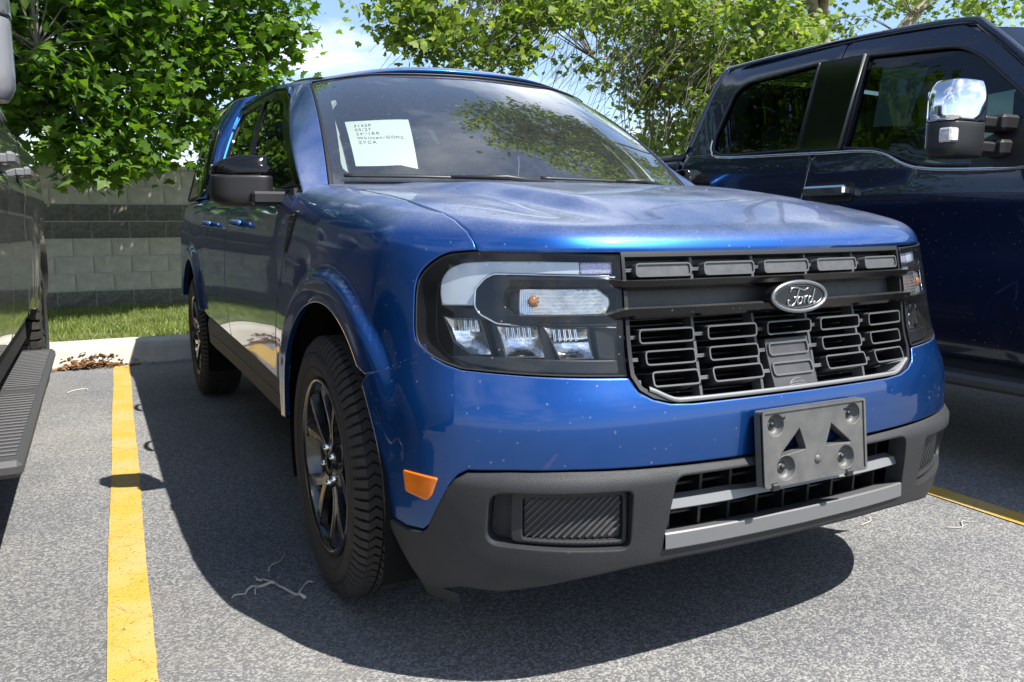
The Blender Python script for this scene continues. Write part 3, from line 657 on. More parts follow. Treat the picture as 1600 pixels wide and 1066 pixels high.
for z0, z1 in ((.7305, .7595), (.688, .717)):
    mb = MB(); sleeve(mb, resample(rnd(rect(-.062, z0, .062, z1), .010), .02), skf, .004, -.014, -.005); mb.build('slot_rim', 'lip_grey', pad)
mb = MB()                                                                     # faint moulded vehicle outline on the cover
for P_ in ([(-.020, .671), (-.012, .676), (.0, .680), (.016, .680)], [(-.022, .6685), (-.008, .672), (.026, .6725)], [(-.026, .6655), (.0, .667), (.028, .6665)]):
    q = np.array(smooth_loop(P_, 5, False)); mb.tube(skf(q[:, 0], q[:, 1], -.0095)[0], .0008, 5)
mb.build('emblem_lines', 'edge_grey', pad)
def gbar(zc, hh, m, dz):
    """glossy bar: runs across, then kinks outwards into the lamps"""
    ss = np.concatenate([np.linspace(-.715, -.47, 22), np.linspace(-.462, .462, 60), np.linspace(.47, .715, 22)])
    z = zc+dz*sstep(.437, .490, np.abs(ss)); rows = []
    for f, oo in ((1.05, -.04), (1, .004), (.66, .018), (-.45, .011), (-1, .0), (-1, -.04)): rows.append(skf(ss, z+hh*f, oo-.020*sstep(.44, .49, np.abs(ss)))[0])
    n = len(ss); mb = MB(); mb.add(np.concatenate(rows), [[r_*n+i, r_*n+i+1, ((r_+1) % 6)*n+i+1, ((r_+1) % 6)*n+i] for r_ in range(6) for i in range(n-1)]); 
    return mb.build('grille_bar', m, truck)
gbar(.8975, .0105, 'bar_black', .0075); gbar(.840, .0125, 'bar_black', -.0105)
# ---- oval badge with script lettering
def badge_f(a, b, o=0.):
    a = np.asarray(a, float); b = np.asarray(b, float); p = np.stack([a*.97, .047+.25*a*a-o+0*b, .8625+b*.93+0*a], -1); p[..., 1] += b*.12
    n = np.zeros_like(p); n[..., 1] = -.99; n[..., 2] = .12; n[..., 0] = -.5*a*0; return p, n/np.linalg.norm(n, axis=-1, keepdims=True)
el = lambda rx, rz, n=56: [(rx*math.cos(2*math.pi*k/n), rz*math.sin(2*math.pi*k/n)) for k in range(n)]
badge = panel('badge', el(.082, .0335), badge_f, 'badge_black', truck, o=.0, th=.03, step=.02)
mb = MB(); q = np.array(el(.083, .0345)+[el(.083, .0345)[0]]); mb.tube(badge_f(q[:, 0], q[:, 1], .002)[0], .0052, 8, False); mb.build('badge_rim', 'satin_metal', badge)
mb = MB(); q = np.array(el(.0735, .0265)+[el(.0735, .0265)[0]]); mb.tube(badge_f(q[:, 0], q[:, 1], .0005)[0], .0009, 6, False); mb.build('badge_line', 'satin_metal', badge)
def px2(p): return [((x-470)/2700., -(y-236)/2830.-(x-462)*.00000) for x, y in p]
SCRIPT = [('F', [[(392, 208), (402, 186), (424, 178), (452, 180), (482, 190), (512, 196), (534, 190), (546, 182)], [(470, 190), (456, 216), (442, 248), (424, 280), (402, 298), (380, 296), (368, 280), (374, 262), (388, 262)], [(418, 244), (442, 240), (462, 236)]]),
          ('o', [[(478, 240), (462, 244), (450, 262), (448, 282), (458, 290), (474, 284), (486, 266), (488, 248), (478, 240)], [(486, 248), (500, 244)]]),
          ('r', [[(514, 236), (508, 258), (500, 288)], [(508, 262), (520, 244), (534, 236), (544, 244)]]),
          ('d', [[(574, 244), (558, 242), (544, 258), (540, 276), (548, 288), (564, 280), (576, 258)], [(604, 192), (592, 222), (580, 256), (576, 280), (586, 286), (600, 276)]])]
for ch, strokes in SCRIPT:
    mb = MB()
    for st in strokes:
        q = np.array(smooth_loop(px2(st), 5, False)); n = len(q); tt = np.linspace(0, 1, n)
        yaw = .065*q[:, 1]*0; mb.tube(badge_f(q[:, 0], q[:, 1], .0008)[0], list(.0027-.0009*np.abs(2*tt-1)**3), 6, True)
    mb.build('letter', 'satin_metal', badge)
# ---- headlights
LAMP = [(.446, .962), (.60, .9665), (.798, .970)]+[(a-.003, b-.002) for a, b in HL]+[(.857, .738), (.816, .7285), (.672, .7215), (.447, .713)]
for g in (-1, 1):
    G_ = (lambda q: list(q)) if g > 0 else mir
    hl = panel('headlight', G_(LAMP), skf, 'gloss_black', truck, o=-.075, th=0, step=.04)
    panel('lamp_rim', G_(LAMP), skf, 'black_plastic', hl, holes=[G_([(a*.991+.0055, .843+(b-.843)*.978) for a, b in LAMP])], o=.0005, th=.07, step=.02, soft=.002)
    drl = smooth_loop([(.890, .858), (.898, .885), (.896, .915), (.874, .938), (.835, .949)], 4, False)+[(.77, .952), (.641, .952), (.54, .950), (.54, .924), (.64, .926), (.75, .927), (.772, .922), (.800, .895), (.803, .860)]
    panel('light_strip', G_(drl), skf, 'drl_white', hl, o=-.020, th=.02, step=.02, soft=.003)
    panel('light_strip_end', G_(rect(.458, .924, .538, .9495)), skf, 'drl_dots', hl, o=-.020, th=.02, step=.02)
    cb_o = [(.449, .9165), (.752, .9245), (.774, .9165), (.7985, .892), (.798, .858), (.785, .842), (.740, .822), (.452, .812)]
    cb_i = [(.452, .9035), (.698, .908), (.717, .898), (.728, .882), (.727, .859), (.696, .840), (.478, .828), (.454, .828)]
    panel('lamp_bezel', G_(rnd(cb_o, .006)), skf, 'gloss_black', hl, holes=[G_(rnd(cb_i, .006))], o=-.012, th=.04, step=.02)
    tr_ = rnd(cb_o, .008); tr_ = tr_[3:-3]; q = np.array([(g*a, b) for a, b in tr_]); mb = MB(); mb.tube(skf(q[:, 0], q[:, 1], -.0105)[0], .0027, 6); mb.build('lamp_trim', 'chrome', hl)
    ts = rnd([(.694, .893), (.682, .8985), (.497, .895), (.468, .876), (.465, .862), (.474, .847), (.492, .8355), (.684, .840), (.694, .850)], .006)
    panel('turn_signal', G_(ts), skf, 'turn_clear', hl, o=-.022, th=.03, step=.012)
    mb = MB(); p = skin(np.array(g*.655), np.array(.868), -.019)[0]; nrm = skin(np.array(g*.655), np.array(.868))[1]
    mb.lathe([(.0001, -.004), (.008, -.002), (.013, .002), (.013, .008)], 16, 'y', p+nrm*.002); mb.build('bulb', 'bulb_amber', hl)
    for k in range(7):
        mb = MB(); sleeve(mb, resample(G_(rect(.478+.002*k, .8405+.0075*k, .690-.003*abs(k-3), .8425+.0075*k)), .03), skf, .0009, -.024, -.0175); mb.build('signal_fin', 'turn_clear', hl)
    for k in range(6):
        mb = MB(); sleeve(mb, G_(rect(.664+.0048*k, .842, .6655+.0048*k, .893)), skf, .0007, -.024, -.015); mb.build('signal_fin', 'chrome', hl)
    for poly in ([(.886, .833), (.848, .829), (.794, .830), (.767, .764), (.812, .763), (.856, .783)], [(.740, .817), (.655, .818), (.638, .760), (.718, .758)], [(.624, .815), (.522, .811), (.514, .756), (.586, .755)]):
        c = np.mean(poly, 0)
        hh_ = max(p_[1] for p_ in poly)-min(p_[1] for p_ in poly); ww_ = max(p_[0] for p_ in poly)-min(p_[0] for p_ in poly)
        def bowl(a, b, o=0., c=c, hh_=hh_, ww_=ww_):
            dep = lambda a, b: -.030-.024*(1-((np.abs(a)-c[0])/(.62*ww_))**2)*(1-((b-c[1])/(.62*hh_))**2)-.004*sstep(.0, .004, b-c[1]-.004)
            P_ = lambda a, b: skin(a, b, 0)[0]+skin(a, b, 0)[1]*dep(a, b)[..., None]
            a = np.asarray(a, float); b = np.asarray(b, float); e = 1e-3; n = np.cross(P_(a+e, b)-P_(a-e, b), P_(a, b+e)-P_(a, b-e)); n /= np.linalg.norm(n, axis=-1, keepdims=True)+1e-12
            n *= np.sign((n*skin(a, b, 0)[1]).sum(-1, keepdims=True)); return P_(a, b), n
        poly = [(c[0]+(a-c[0])*1.16, c[1]+(b-c[1])*1.08) for a, b in poly]
        rf = panel('reflector', G_(poly), bowl, 'reflector', hl, o=0, th=0, step=.007, soft=0)
        top = [(c[0]+(a-c[0])*1.0, b) for a, b in poly]
        mb = MB(); sleeve(mb, resample(G_(top), .02), skf, .003, -.07, -.034); mb.build('reflector_wall', 'slot_grey', hl)
        # lens cells of the reflector
        mb = MB(); a0, a1 = min(p_[0] for p_ in poly), max(p_[0] for p_ in poly)
        for k in range(1, 6):
            a = a0+(a1-a0)*(.2+.11*k); zt, zb = c[1]+hh_*.46, c[1]+hh_*.08
            sleeve(mb, [(g*(a-.003), zb), (g*(a+.003), zb), (g*(a+.007), zt), (g*(a+.001), zt)], skf, .002, -.062, -.040)
        mb.build('reflector_cells', 'chrome', rf, 'stuff')
    panel('lamp_floor', G_([(.452, .720), (.68, .728), (.80, .738), (.86, .752), (.80, .757), (.64, .753), (.456, .748)]), skf, 'black_plastic', hl, o=-.016, th=.03, step=.03)
    panel('lamp_end', G_([(.453, .748), (.50, .75), (.508, .81), (.453, .810)]), skf, 'dark_plastic', hl, o=-.018, th=.03, step=.03)
    panel('lens', G_([(a, b) for a, b in LAMP]), skf, 'lamp_glass', hl, o=.0, th=0, step=.03, soft=.004)
# ---- number plate bracket
def make_bracket():
    ob = bpy.data.objects.new('plate_bracket', None); COL.objects.link(ob); ob.parent = truck; ob.location = (.004, -.0165, .5425)
    tl = R(-6)
    def f(a, b, o=0.):
        a = np.asarray(a, float); b = np.asarray(b, float)
        p = np.stack([a, -o*math.cos(tl)-b*math.sin(tl)*1.0, b*math.cos(tl)-o*math.sin(tl)*1.0], -1); n = np.zeros_like(p); n[..., 1] = -math.cos(tl); n[..., 2] = -math.sin(tl)*1.0; return p, n
    outer = rnd(rect(-.158, -.0835, .158, .0835), .009); tri1 = [(-.112, -.020), (-.030, -.012), (-.048, .036)]; tri2 = [(.112, -.014), (.030, -.012), (.050, .036)]
    circ = lambda x, z, r: [(x+r*math.cos(2*math.pi*k/28), z+r*math.sin(2*math.pi*k/28)) for k in range(28)]
    cs = [(-.118, .050, .0235), (.118, .050, .0235), (-.092, -.047, .0265), (.092, -.047, .0265)]
    panel('bracket_plate', outer, f, 'bracket_grey', ob, holes=[tri1, tri2]+[circ(*c) for c in cs], th=.022, step=.02, soft=.0025)
    mb = MB(); sleeve(mb, resample(outer, .02), f, .006, -.004, .0035); mb.build('bracket_rim', 'bracket_grey', ob)
    for x, z, r in cs:
        V = []; F = []; n = 28; prof = [(r, 0), (r*.86, -.012), (r*.42, -.017), (r*.40, -.013), (0.0001, -.013)]
        for (rr, oo) in prof: V += list(f(np.array([x+rr*math.cos(2*math.pi*k/n) for k in range(n)]), np.array([z+rr*math.sin(2*math.pi*k/n) for k in range(n)]), oo)[0])
        for j in range(len(prof)-1): F += [[j*n+k, j*n+(k+1) % n, (j+1)*n+(k+1) % n, (j+1)*n+k] for k in range(n)]
        mb = MB(); mb.add(V, F, True); cup = mb.build('screw_cup', 'bracket_grey', ob)
        mb = MB(); mb.lathe([(0.0001, -.004), (.005, -.004), (.006, 0), (.006, .006)], 12, 'y', f(np.array(x), np.array(z), -.012)[0]); mb.build('screw', 'black_plastic', cup)
    mb = MB(); p = f(np.array(.004), np.array(-.040), 0)[0]; mb.lathe([(0.0001, -.004), (.008, -.003), (.010, 0)], 18, 'y', p); mb.build('boss', 'bracket_grey', ob)
    for x in (-.128, .098):
        mb = MB(); mb.box(f(np.array(x), np.array(-.083), .002)[0], (.022, .012, .016), bev=.003); mb.build('clip', 'black_plastic', ob)
    for x in (-.094, .094):
        mb = MB(); p = f(np.array(x), np.array(.064), .0005)[0]; mb.lathe([(0.0001, -.0006), (.004, -.0006), (.0045, .001)], 12, 'y', p); mb.build('rivet', 'black_plastic', ob)
make_bracket()
# ---- doors, cabin, roof
D1 = DF+[(3.185, 1.165), (3.222, .97), (3.185, .70), (3.180, .525)]
D2 = [(3.187, .525), (3.192, .70), (3.229, .97), (3.192, 1.165), (4.02, 1.165), (4.045, 1.03), (4.040, .90), (3.985, .80), (3.93, .70), (3.915, .60), (3.915, .545)]
doors = {}
for g in (-1, 1):
    G_ = (lambda q: list(q)) if g > 0 else mir
    for key, poly, hs in (('f', D1, 2.815), ('r', D2, 3.73)):
        d = panel('door', G_(poly), skf, 'blue_paint', truck, step=.045, th=.02); doors[g, key] = d
        cup = panel('handle_cup', G_(rnd(rect(hs-.075, 1.000, hs+.075, 1.050), .02)), skf, 'blue_paint', d, o=.0012, th=.002, step=.02)
        mb = MB(); ss = np.linspace(hs-.095, hs+.095, 13); P, N = skin(ss*g, 1.028+0*ss, .0); lift = .040*np.sin(np.linspace(.18, math.pi-.18, 13))**.5
        mb.tube(P+N*lift[:, None], [.012]+[.0155]*11+[.012], 10, True, .62); mb.build('handle', 'blue_paint', d)
    # rocker cladding
    CL = [(2.045, .508), (3.90, .540), (3.965, .50), (3.96, .40), (3.80, .385), (2.35, .385), (2.04, .39)]
    panel('sill_cladding', G_(CL), skf, 'dark_plastic', truck, step=.05, th=.03)
    mb = MB(); ss = np.linspace(2.06, 3.9, 30); mb.tube(skin(ss*g, .445+0*ss, -.002)[0], .006, 6); mb.build('sill_groove', 'black_plastic', truck)
    # vent trim on the fender
    vt = panel('fender_vent', G_([(1.878, 1.068), (1.800, 1.070), (1.850, .985), (1.888, .94), (1.905, .955), (1.890, 1.0)]), skf, 'black_plastic', truck, o=.004, th=.006, step=.02)
    for k in range(4): mb = MB(); a = np.linspace(1.820+.013*k, 1.872+.003*k, 5); mb.tube(skin(a*g, 1.055-.021*k+0*a, .005)[0], .0016, 5); mb.build('vent_bar', 'satin_metal', vt)
    # door frames and glass
    W1 = [(1.00, -.03), (2.07, -.03), (2.07, .872), (1.235, .872), (1.09, .80)]
    W2 = [(2.15, -.03), (2.86, -.03), (2.855, .60), (2.80, .80), (2.72, .872), (2.15, .872)]
    fr1 = [(.925, -.06), (2.108, -.06), (2.108, .955), (1.06, .955), (.955, .86)]
    fr2 = [(2.112, -.06), (2.96, -.06), (2.95, .72), (2.91, .88), (2.85, .955), (2.112, .955)]
    panel('window_frame', G_(fr1), cabf, 'gloss_black', doors[g, 'f'], holes=[G_(rnd(W1, [.02, .02, .03, .08, .06]))], o=.0, th=.03, step=.05, soft=.006)
    panel('window_frame', G_(fr2), cabf, 'gloss_black', doors[g, 'r'], holes=[G_(rnd(W2, .03))], o=.0, th=.03, step=.05, soft=.006)
    panel('window', G_([(a, b) for a, b in W1]), cabf, 'window_glass', doors[g, 'f'], o=-.008, th=0, step=.06)
    panel('window', G_([(a, b) for a, b in W2]), cabf, 'privacy_glass', doors[g, 'r'], o=-.008, th=0, step=.06)
    panel('roof_rail', G_([(.940, .905), (.985, .945), (1.065, .962), (2.85, .962), (2.92, .885), (2.968, .74), (3.02, .76), (3.0, .93), (2.93, 1.005), (1.0, 1.005), (.935, .995)]), cabf, 'blue_paint', truck, o=.010, th=.02, step=.04)
    panel('cab_corner', G_([(2.968, -.08), (3.36, -.08), (3.36, 1.0), (3.0, 1.0), (3.02, .76), (2.968, .72)]), cabf, 'blue_paint', truck, o=.004, th=.02, step=.04)
    panel('pillar', G_([(.772, -.11), (.925, -.11), (.932, .88), (.938, 1.002), (.772, 1.002)]), cabf, 'blue_paint', truck, o=.004, th=.018, step=.02)
    panel('pillar_seal', G_([(.752, -.06), (.768, -.06), (.768, 1.0), (.752, 1.0)]), cabf, 'black_plastic', truck, o=.002, th=.012, step=.02)
    # lining of the pillar seen through the glass
    panel('pillar_lining', G_([(.665, .03), (.705, .0), (.735, .0), (.735, .97), (.690, .97), (.640, .90), (.66, .86), (.685, .80)]), cabf, 'trim_pale', truck, o=-.055, th=.015, step=.03)
    mb = MB(); P = cabf(np.linspace(1.0, 2.95, 20)*g, np.full(20, -.045), .006)[0]; mb.tube(P, .006, 6); mb.build('belt_trim', 'gloss_black', truck)
def rooff():
    ys = [1.78, 1.83, 1.90, 2.2, 2.7, 3.2, 3.72]; zr = pchip(ys, [1.610, 1.640, 1.654, 1.680, 1.705, 1.720, 1.722])
    def f(x, y, o=0.):
        x = np.asarray(x, float); y = np.asarray(y, float); h = lambda x, y: zr(y-.10*(np.abs(x)/.6)**2)-.060*(np.abs(x)/.63)**2.4-.026*(np.abs(x)/.6)**3*(1-sstep(1.95, 2.5, y))+0*x
        e = 1e-3; n = np.stack([-(h(x+e, y)-h(x-e, y))/(2*e), -(h(x, y+e)-h(x, y-e))/(2*e), np.ones_like(x)], -1); n /= np.linalg.norm(n, axis=-1, keepdims=True)
        return np.stack([x, y, h(x, y)], -1)+n*o, n
    return f
rf_ = rooff(); tt = np.linspace(0, 3.7, 60); cr = CR(tt)[:, :2]; cr = cr[cr[:, 1] < 3.735]
ro = [tuple(p*np.array([.985, 1])) for p in cr]; ro = ro+[(-a, b) for a, b in ro[::-1][:-1]]
panel('roof', ro, rf_, 'blue_paint', truck, step=.06, th=.025, soft=.008)
for g in (-1, 1):
    mb = MB(); P = rf_(np.full(14, g*.555), np.linspace(1.99, 3.5, 14), .001)[0]; mb.tube(P, .007, 6); mb.build('roof_seam', 'black_plastic', truck)
ws = [(-.752, -.05), (.752, -.05), (.752, .995), (-.752, .995)]
wshield = panel('windshield', rnd(ws, .05), cabf, 'windshield_glass', truck, o=.0, th=0, step=.05)
# black ceramic border on the inside of the glass
panel('glass_border', rnd(ws, .05), cabf, 'soft_black', wshield, holes=[rnd([(-.705, .05), (.705, .05), (.665, .915), (-.665, .915)], .09)], o=-.004, th=0, step=.04, soft=0)
mb = MB(); P = cabf(np.linspace(-.74, .74, 40), np.full(40, 1.0), .004)[0]; mb.tube(P, .003, 6); mb.build('windshield_seal', 'black_plastic', truck)
panel('rear_window', rnd([(3.42, .08), (3.99, .08), (3.99, .9), (3.40, .9)], .04), cabf, 'privacy_glass', truck, o=.0, th=0, step=.06)
panel('rear_window', mir(rnd([(3.42, .08), (3.99, .08), (3.99, .9), (3.40, .9)], .04)), cabf, 'privacy_glass', truck, o=.0, th=0, step=.06)
for g in (-1, 1):
    q = rect(3.36, -.08, 4.0, 1.0); panel('cab_back', q if g > 0 else mir(q), cabf, 'blue_paint', truck, holes=[rnd(h, .04) for h in [[(g*3.42, .08), (g*3.985, .08), (g*3.985, .9), (g*3.40, .9)]]], o=-.003, th=.01, step=.06)
# cowl and wipers
mb = MB(); xs = np.linspace(-.80, .80, 41); rows = []
for dy, dz in ((-.10, -.035), (.0, -.028), (.07, -.010), (.16, .01)): rows.append(np.stack([xs, 1.20+.10*np.abs(xs/.775)**2.2+dy, 1.155+dz-.012*np.abs(xs)], 1))
mb.add(np.concatenate(rows), [[r_*41+i, r_*41+i+1, (r_+1)*41+i+1, (r_+1)*41+i] for r_ in range(3) for i in range(40)], True); mb.build('cowl', 'black_plastic', truck)
def wiper(t0, t1, piv):
    ts = np.linspace(t0, t1, 16); ww = .018-.012*np.linspace(0, 1, 16); P = cabf(ts, ww, .016)[0]; mb = MB(); mb.tube(P, .0075, 6, True, .6)
    w = mb.build('wiper', 'black_plastic', truck); m2 = MB(); a = cabf(np.array(piv), np.array(-.03), .02)[0]; b = P[9]; m2.tube([a, a*.5+b*.5+np.array([0, -.012, .012]), b], [.011, .008, .006], 8)
    m2.box(a, (.05, .03, .022), bev=.006); m2.build('wiper_arm', 'black_plastic', w)
wiper(-.70, -.10, .03); wiper(-.02, .50, .56)
mb = MB(); P0 = np.array([-.30, 3.42, 1.695]); mb.tube([P0, P0+[0, .02, .05], P0+[0, .05, .12]], [.012, .006, .004], 8); mb.build('antenna', 'black_plastic', truck)
# ---- cargo bed with a camper shell
for g in (-1, 1):
    G_ = (lambda q: list(q)) if g > 0 else mir
    RA = [(a+3.075, b) for a, b in ARS if b > .41]
    bd = [(3.922, .545), (3.922, .60), (3.938, .70), (3.993, .80), (4.047, .90), (4.052, 1.03), (4.028, 1.165), (4.028, 1.185), (5.80, 1.185), (6.10, 1.185), (6.10, .66), (5.6, .62), (RA[0][0]+.02, .585)]+[q for q in RA if q[1] > .58]
    panel('bed_side', G_(bd), skf, 'blue_paint', truck, step=.022, th=.03)
panel('tailgate', rect(6.11, .42, 6.47, 1.15), skf, 'blue_paint', truck, step=.06, th=.03); panel('tailgate', mir(rect(6.11, .42, 6.47, 1.15)), skf, 'blue_paint', truck, step=.06, th=.03)
TB = [0, .5, .72, .86, 1.2, 1.9, 2.05, 2.25, 2.9]
SBt = spline(TB, [(0, 3.80, 1.18), (.45, 3.80, 1.18), (.68, 3.81, 1.18), (.775, 3.86, 1.18), (.808, 4.2, 1.18), (.785, 4.92, 1.18), (.76, 5.0, 1.19), (.6, 5.04, 1.19), (0, 5.05, 1.19)])
STp = spline(TB, [(0, 3.86, 1.82), (.34, 3.86, 1.81), (.49, 3.87, 1.785), (.555, 3.92, 1.765), (.575, 4.2, 1.765), (.565, 4.72, 1.74), (.53, 4.79, 1.74), (.4, 4.82, 1.76), (0, 4.83, 1.78)])
def capf(t, w, o=0.):
    def P_(t, w):
        a = np.abs(t); w = np.asarray(w)[..., None]; p = SBt(a)*(1-w)+STp(a)*w; q = 4*w*(1-w); d = SBt(a)-np.array([0, 4.35, 1.19]); d[..., 2] = 0; d /= np.linalg.norm(d, axis=-1, keepdims=True)+1e-9
        p = p+d*.045*q*np.clip(w*1.6, 0, 1); p[..., 0] = np.where(np.asarray(t) < 0, -p[..., 0], p[..., 0]); return p
    t = np.asarray(t, float); w = np.asarray(w, float); e = 2e-3
    n = np.cross(P_(t+e, w)-P_(t-e, w), P_(t, w+e)-P_(t, w-e)); n /= np.linalg.norm(n, axis=-1, keepdims=True)+1e-12
    return P_(t, w)+n*o, n
shell = panel('camper_shell', rect(-2.9, 0, 2.9, 1.0), capf, 'blue_paint', truck, th=.0, step=.05)
tq = np.linspace(0, 2.9, 50); pq = STp(tq)[:, :2]*np.array([1.0, 1]); poly = [tuple(p) for p in pq]+[(-a, b) for a, b in pq[::-1][1:-1]]
topf = lambda x, y, o=0.: (np.stack([np.asarray(x, float), np.asarray(y, float), 1.82-.055*(np.abs(x)/.58)**2.2-.02*np.clip(np.asarray(y)-4.4, 0, 1)+o], -1), np.stack([.15*np.asarray(x), 0*np.asarray(y), np.ones_like(np.asarray(x, float))], -1)/np.sqrt(1+.0225*np.asarray(x)**2)[..., None])
panel('shell_roof', poly, topf, 'blue_paint', shell, th=.0, step=.06)
for g in (-1, 1):
    q = rnd([(.93, .03), (1.86, .03), (1.86, .66), (.93, .70)], .06); panel('shell_window', q if g > 0 else mir(q), capf, 'privacy_glass', shell, o=.006, th=0, step=.05)
    panel('window_backing', q if g > 0 else mir(q), capf, 'soft_black', shell, o=.002, th=0, step=.08)
    q = np.array(q+[q[0]])*np.array([g, 1]); mb = MB(); mb.tube(capf(q[:, 0], q[:, 1], .006)[0], .006, 6); mb.build('window_seal', 'black_plastic', shell)
# ---- mirrors
for g in (-1, 1):
    def mf(pts): return [(g*x, y, z) for x, y, z in pts]
    mirror = bpy.data.objects.new('mirror', None); COL.objects.link(mirror); mirror.parent = truck
    prof = [(.862, 1.115, 1.232), (.885, 1.10, 1.245), (.955, 1.105, 1.247), (1.030, 1.13, 1.225), (1.062, 1.16, 1.185), (1.068, 1.17, 1.150), (1.052, 1.17, 1.098), (.99, 1.12, 1.090), (.875, 1.108, 1.095)]
    def house(name, z0, z1, inflate, m, par):
        V = []; F = []; nz = 9; na = 28
        for j in range(nz):
            w = j/(nz-1); z = z0+(z1-z0)*w; zc = (z-1.085)/(1.250-1.085)                      # 0 bottom .. 1 top
            k = (1-max(0, (zc-.72)/.28)**2.2*.34)*(1-max(0, (.22-zc)/.22)**2*.16)
            x0, x1 = .850+(.012 if zc > .8 else 0), .850+.196*k*(1-.10*max(0, zc-.45)); xc, hx = (x0+x1)/2, (x1-x0)/2
            for a in range(na):
                th = 2*math.pi*a/na; c, s_ = math.cos(th), math.sin(th); ex = .55
                px = xc+hx*math.copysign(abs(c)**ex, c)*inflate; dep = (.085 if s_ > 0 else .062+.03*zc*0)*k
                py = 1.555+math.copysign(abs(s_)**.75, s_)*dep*inflate+.05*(px-.85)/.2
                V.append((g*px, py, z))
        for j in range(nz-1): F += [[j*na+a, j*na+(a+1) % na, (j+1)*na+(a+1) % na, (j+1)*na+a] for a in range(na)]
        F += [list(range(na))[::-1], [(nz-1)*na+a for a in range(na)]]
        mb = MB(); mb.add(V, F, True); return mb.build(name, m, par, bevel=.006)
    house('mirror_base', 1.088, 1.186, .985, 'black_plastic', mirror); house('mirror_cap', 1.190, 1.252, 1.0, 'gloss_black', mirror)
    mb = MB(); mb.box((g*.855, 1.50, 1.112), (.155, .075, .042), bev=.008); mb.build('mirror_arm', 'black_plastic', mirror)
    mb = MB(); mb.box((g*.950, 1.643, 1.168), (.165, .006, .115), bev=.002); mb.build('mirror_glass', 'chrome', mirror)
    mb = MB(); mb.prism([(1.37, 1.15), (1.70, 1.15), (1.56, 1.27)], lambda a, b, e: (g*(.815-.42*(b-1.13)-.012*e), a, b)); mb.build('mirror_sail', 'black_plastic', truck)
# ---- inside
def pad_(name, c, d, m, par, rot=None, bev=.03):
    mb = MB(); mb.box((0, 0, 0), d); me_ = mb.build(name, m, par, bevel=bev); me_.location = c
    if rot: me_.rotation_euler = rot
    me_.data.polygons.foreach_set('use_smooth', [True]*len(me_.data.polygons)); return me_
for x in (-.37, .37):
    st = bpy.data.objects.new('seat', None); COL.objects.link(st); st.parent = truck
    pad_('seat_cushion', (x, 2.10, .80), (.50, .50, .16), 'seat_grey', st, (R(6), 0, 0), .05)
    pad_('seat_back', (x, 2.42, 1.08), (.50, .14, .58), 'seat_grey', st, (R(-16), 0, 0), .055)
    pad_('headrest', (x, 2.53, 1.44), (.27, .10, .19), 'seat_grey', st, (R(-10), 0, 0), .04)
pad_('rear_bench', (0, 3.30, 1.05), (1.25, .16, .62), 'seat_grey', truck, (R(-12), 0, 0), .05)
for x in (-.4, .4): pad_('rear_headrest', (x, 3.38, 1.42), (.26, .09, .16), 'seat_grey', truck, None, .03)
mb = MB(); rows = []; xs = np.linspace(-.80, .80, 21)
for y, z in ((1.22, 1.115), (1.45, 1.118), (1.62, 1.105), (1.72, 1.06), (1.74, .70)): rows.append(np.stack([xs, np.full(21, y)+.06*np.abs(xs/.8)**2, np.full(21, z)-.0*xs], 1))
mb.add(np.concatenate(rows), [[r_*21+i, r_*21+i+1, (r_+1)*21+i+1, (r_+1)*21+i] for r_ in range(4) for i in range(20)], True); mb.build('dashboard', 'dash_black', truck)
mb = MB(); M = Matrix.Rotation(R(66), 3, 'X'); ring = [M @ Vector((.185*math.cos(a), .185*math.sin(a), 0))+Vector((.37, 1.86, 1.04)) for a in np.linspace(0, 2*math.pi, 41)]
mb.tube(ring, .016, 8, False); mb.box((.37, 1.86, 1.04), (.14, .05, .12), bev=.02); mb.box((.37, 1.86, 1.05), (.34, .03, .03), bev=.01); mb.build('steering_wheel', 'dash_black', truck)
panel('headliner', [(a*.93, 1.80+(b-1.80)*.98+.05) for a, b in ro], rf_, 'trim_pale', truck, o=-.055, th=0, step=.1)
mb = MB(); mb.box((0, 1.98, 1.535), (.25, .03, .07), bev=.02); mb.tube([(0, 1.97, 1.57), (0, 1.93, 1.60)], .01, 6); mb.build('rear_view_mirror', 'dash_black', truck)
for g in (-1, 1):                                                             # door linings and B posts
    mb = MB(); mb.box((g*.80, 2.3, .86), (.05, 1.9, .56)); mb.build('door_lining', 'dash_black', truck)
    mb = MB(); P = cabf(np.full(6, g*2.11), np.linspace(0, .98, 6), -.05)[0]; mb.tube(P, .035, 8); mb.build('inner_post', 'dash_black', truck)
# ---- underside
mb = MB(); mb.box((0, 2.45, .62), (1.55, 3.9, .08)); mb.box((0, 2.5, .45), (1.05, 4.2, .30)); mb.box((0, 4.1, 1.0), (1.40, 1.1, .06)); mb.box((0, .75, .70), (1.0, .9, .50)); mb.box((0, .38, .36), (1.1, .35, .16)); mb.box((0, 4.85, .5), (1.5, .25, .2))
mb.box((0, 3.74, .95), (1.6, .02, .6)); mb.box((0, 1.30, .85), (1.5, .03, .55))
mb.build('underbody', 'soft_black', truck)
for cy in (.905, 3.98):
    for g in (-1, 1):
        mb = MB(); pr = []; n = 20
        V = []; F = []
        for k in range(n+1):
            a = R(-20)+R(220)*k/n
            for x in (.50, .868): V.append((g*x, cy-.035+.485*math.cos(a), .375+.475*math.sin(a)))
        F = [[2*k, 2*k+1, 2*k+3, 2*k+2] for k in range(n)]; b0 = len(V); V.append((g*.52, cy, .36)); F += [[2*k, 2*k+2, b0] for k in range(n)]
        mb.add(V, F, False); mb.build('wheel_liner', 'soft_black', truck)
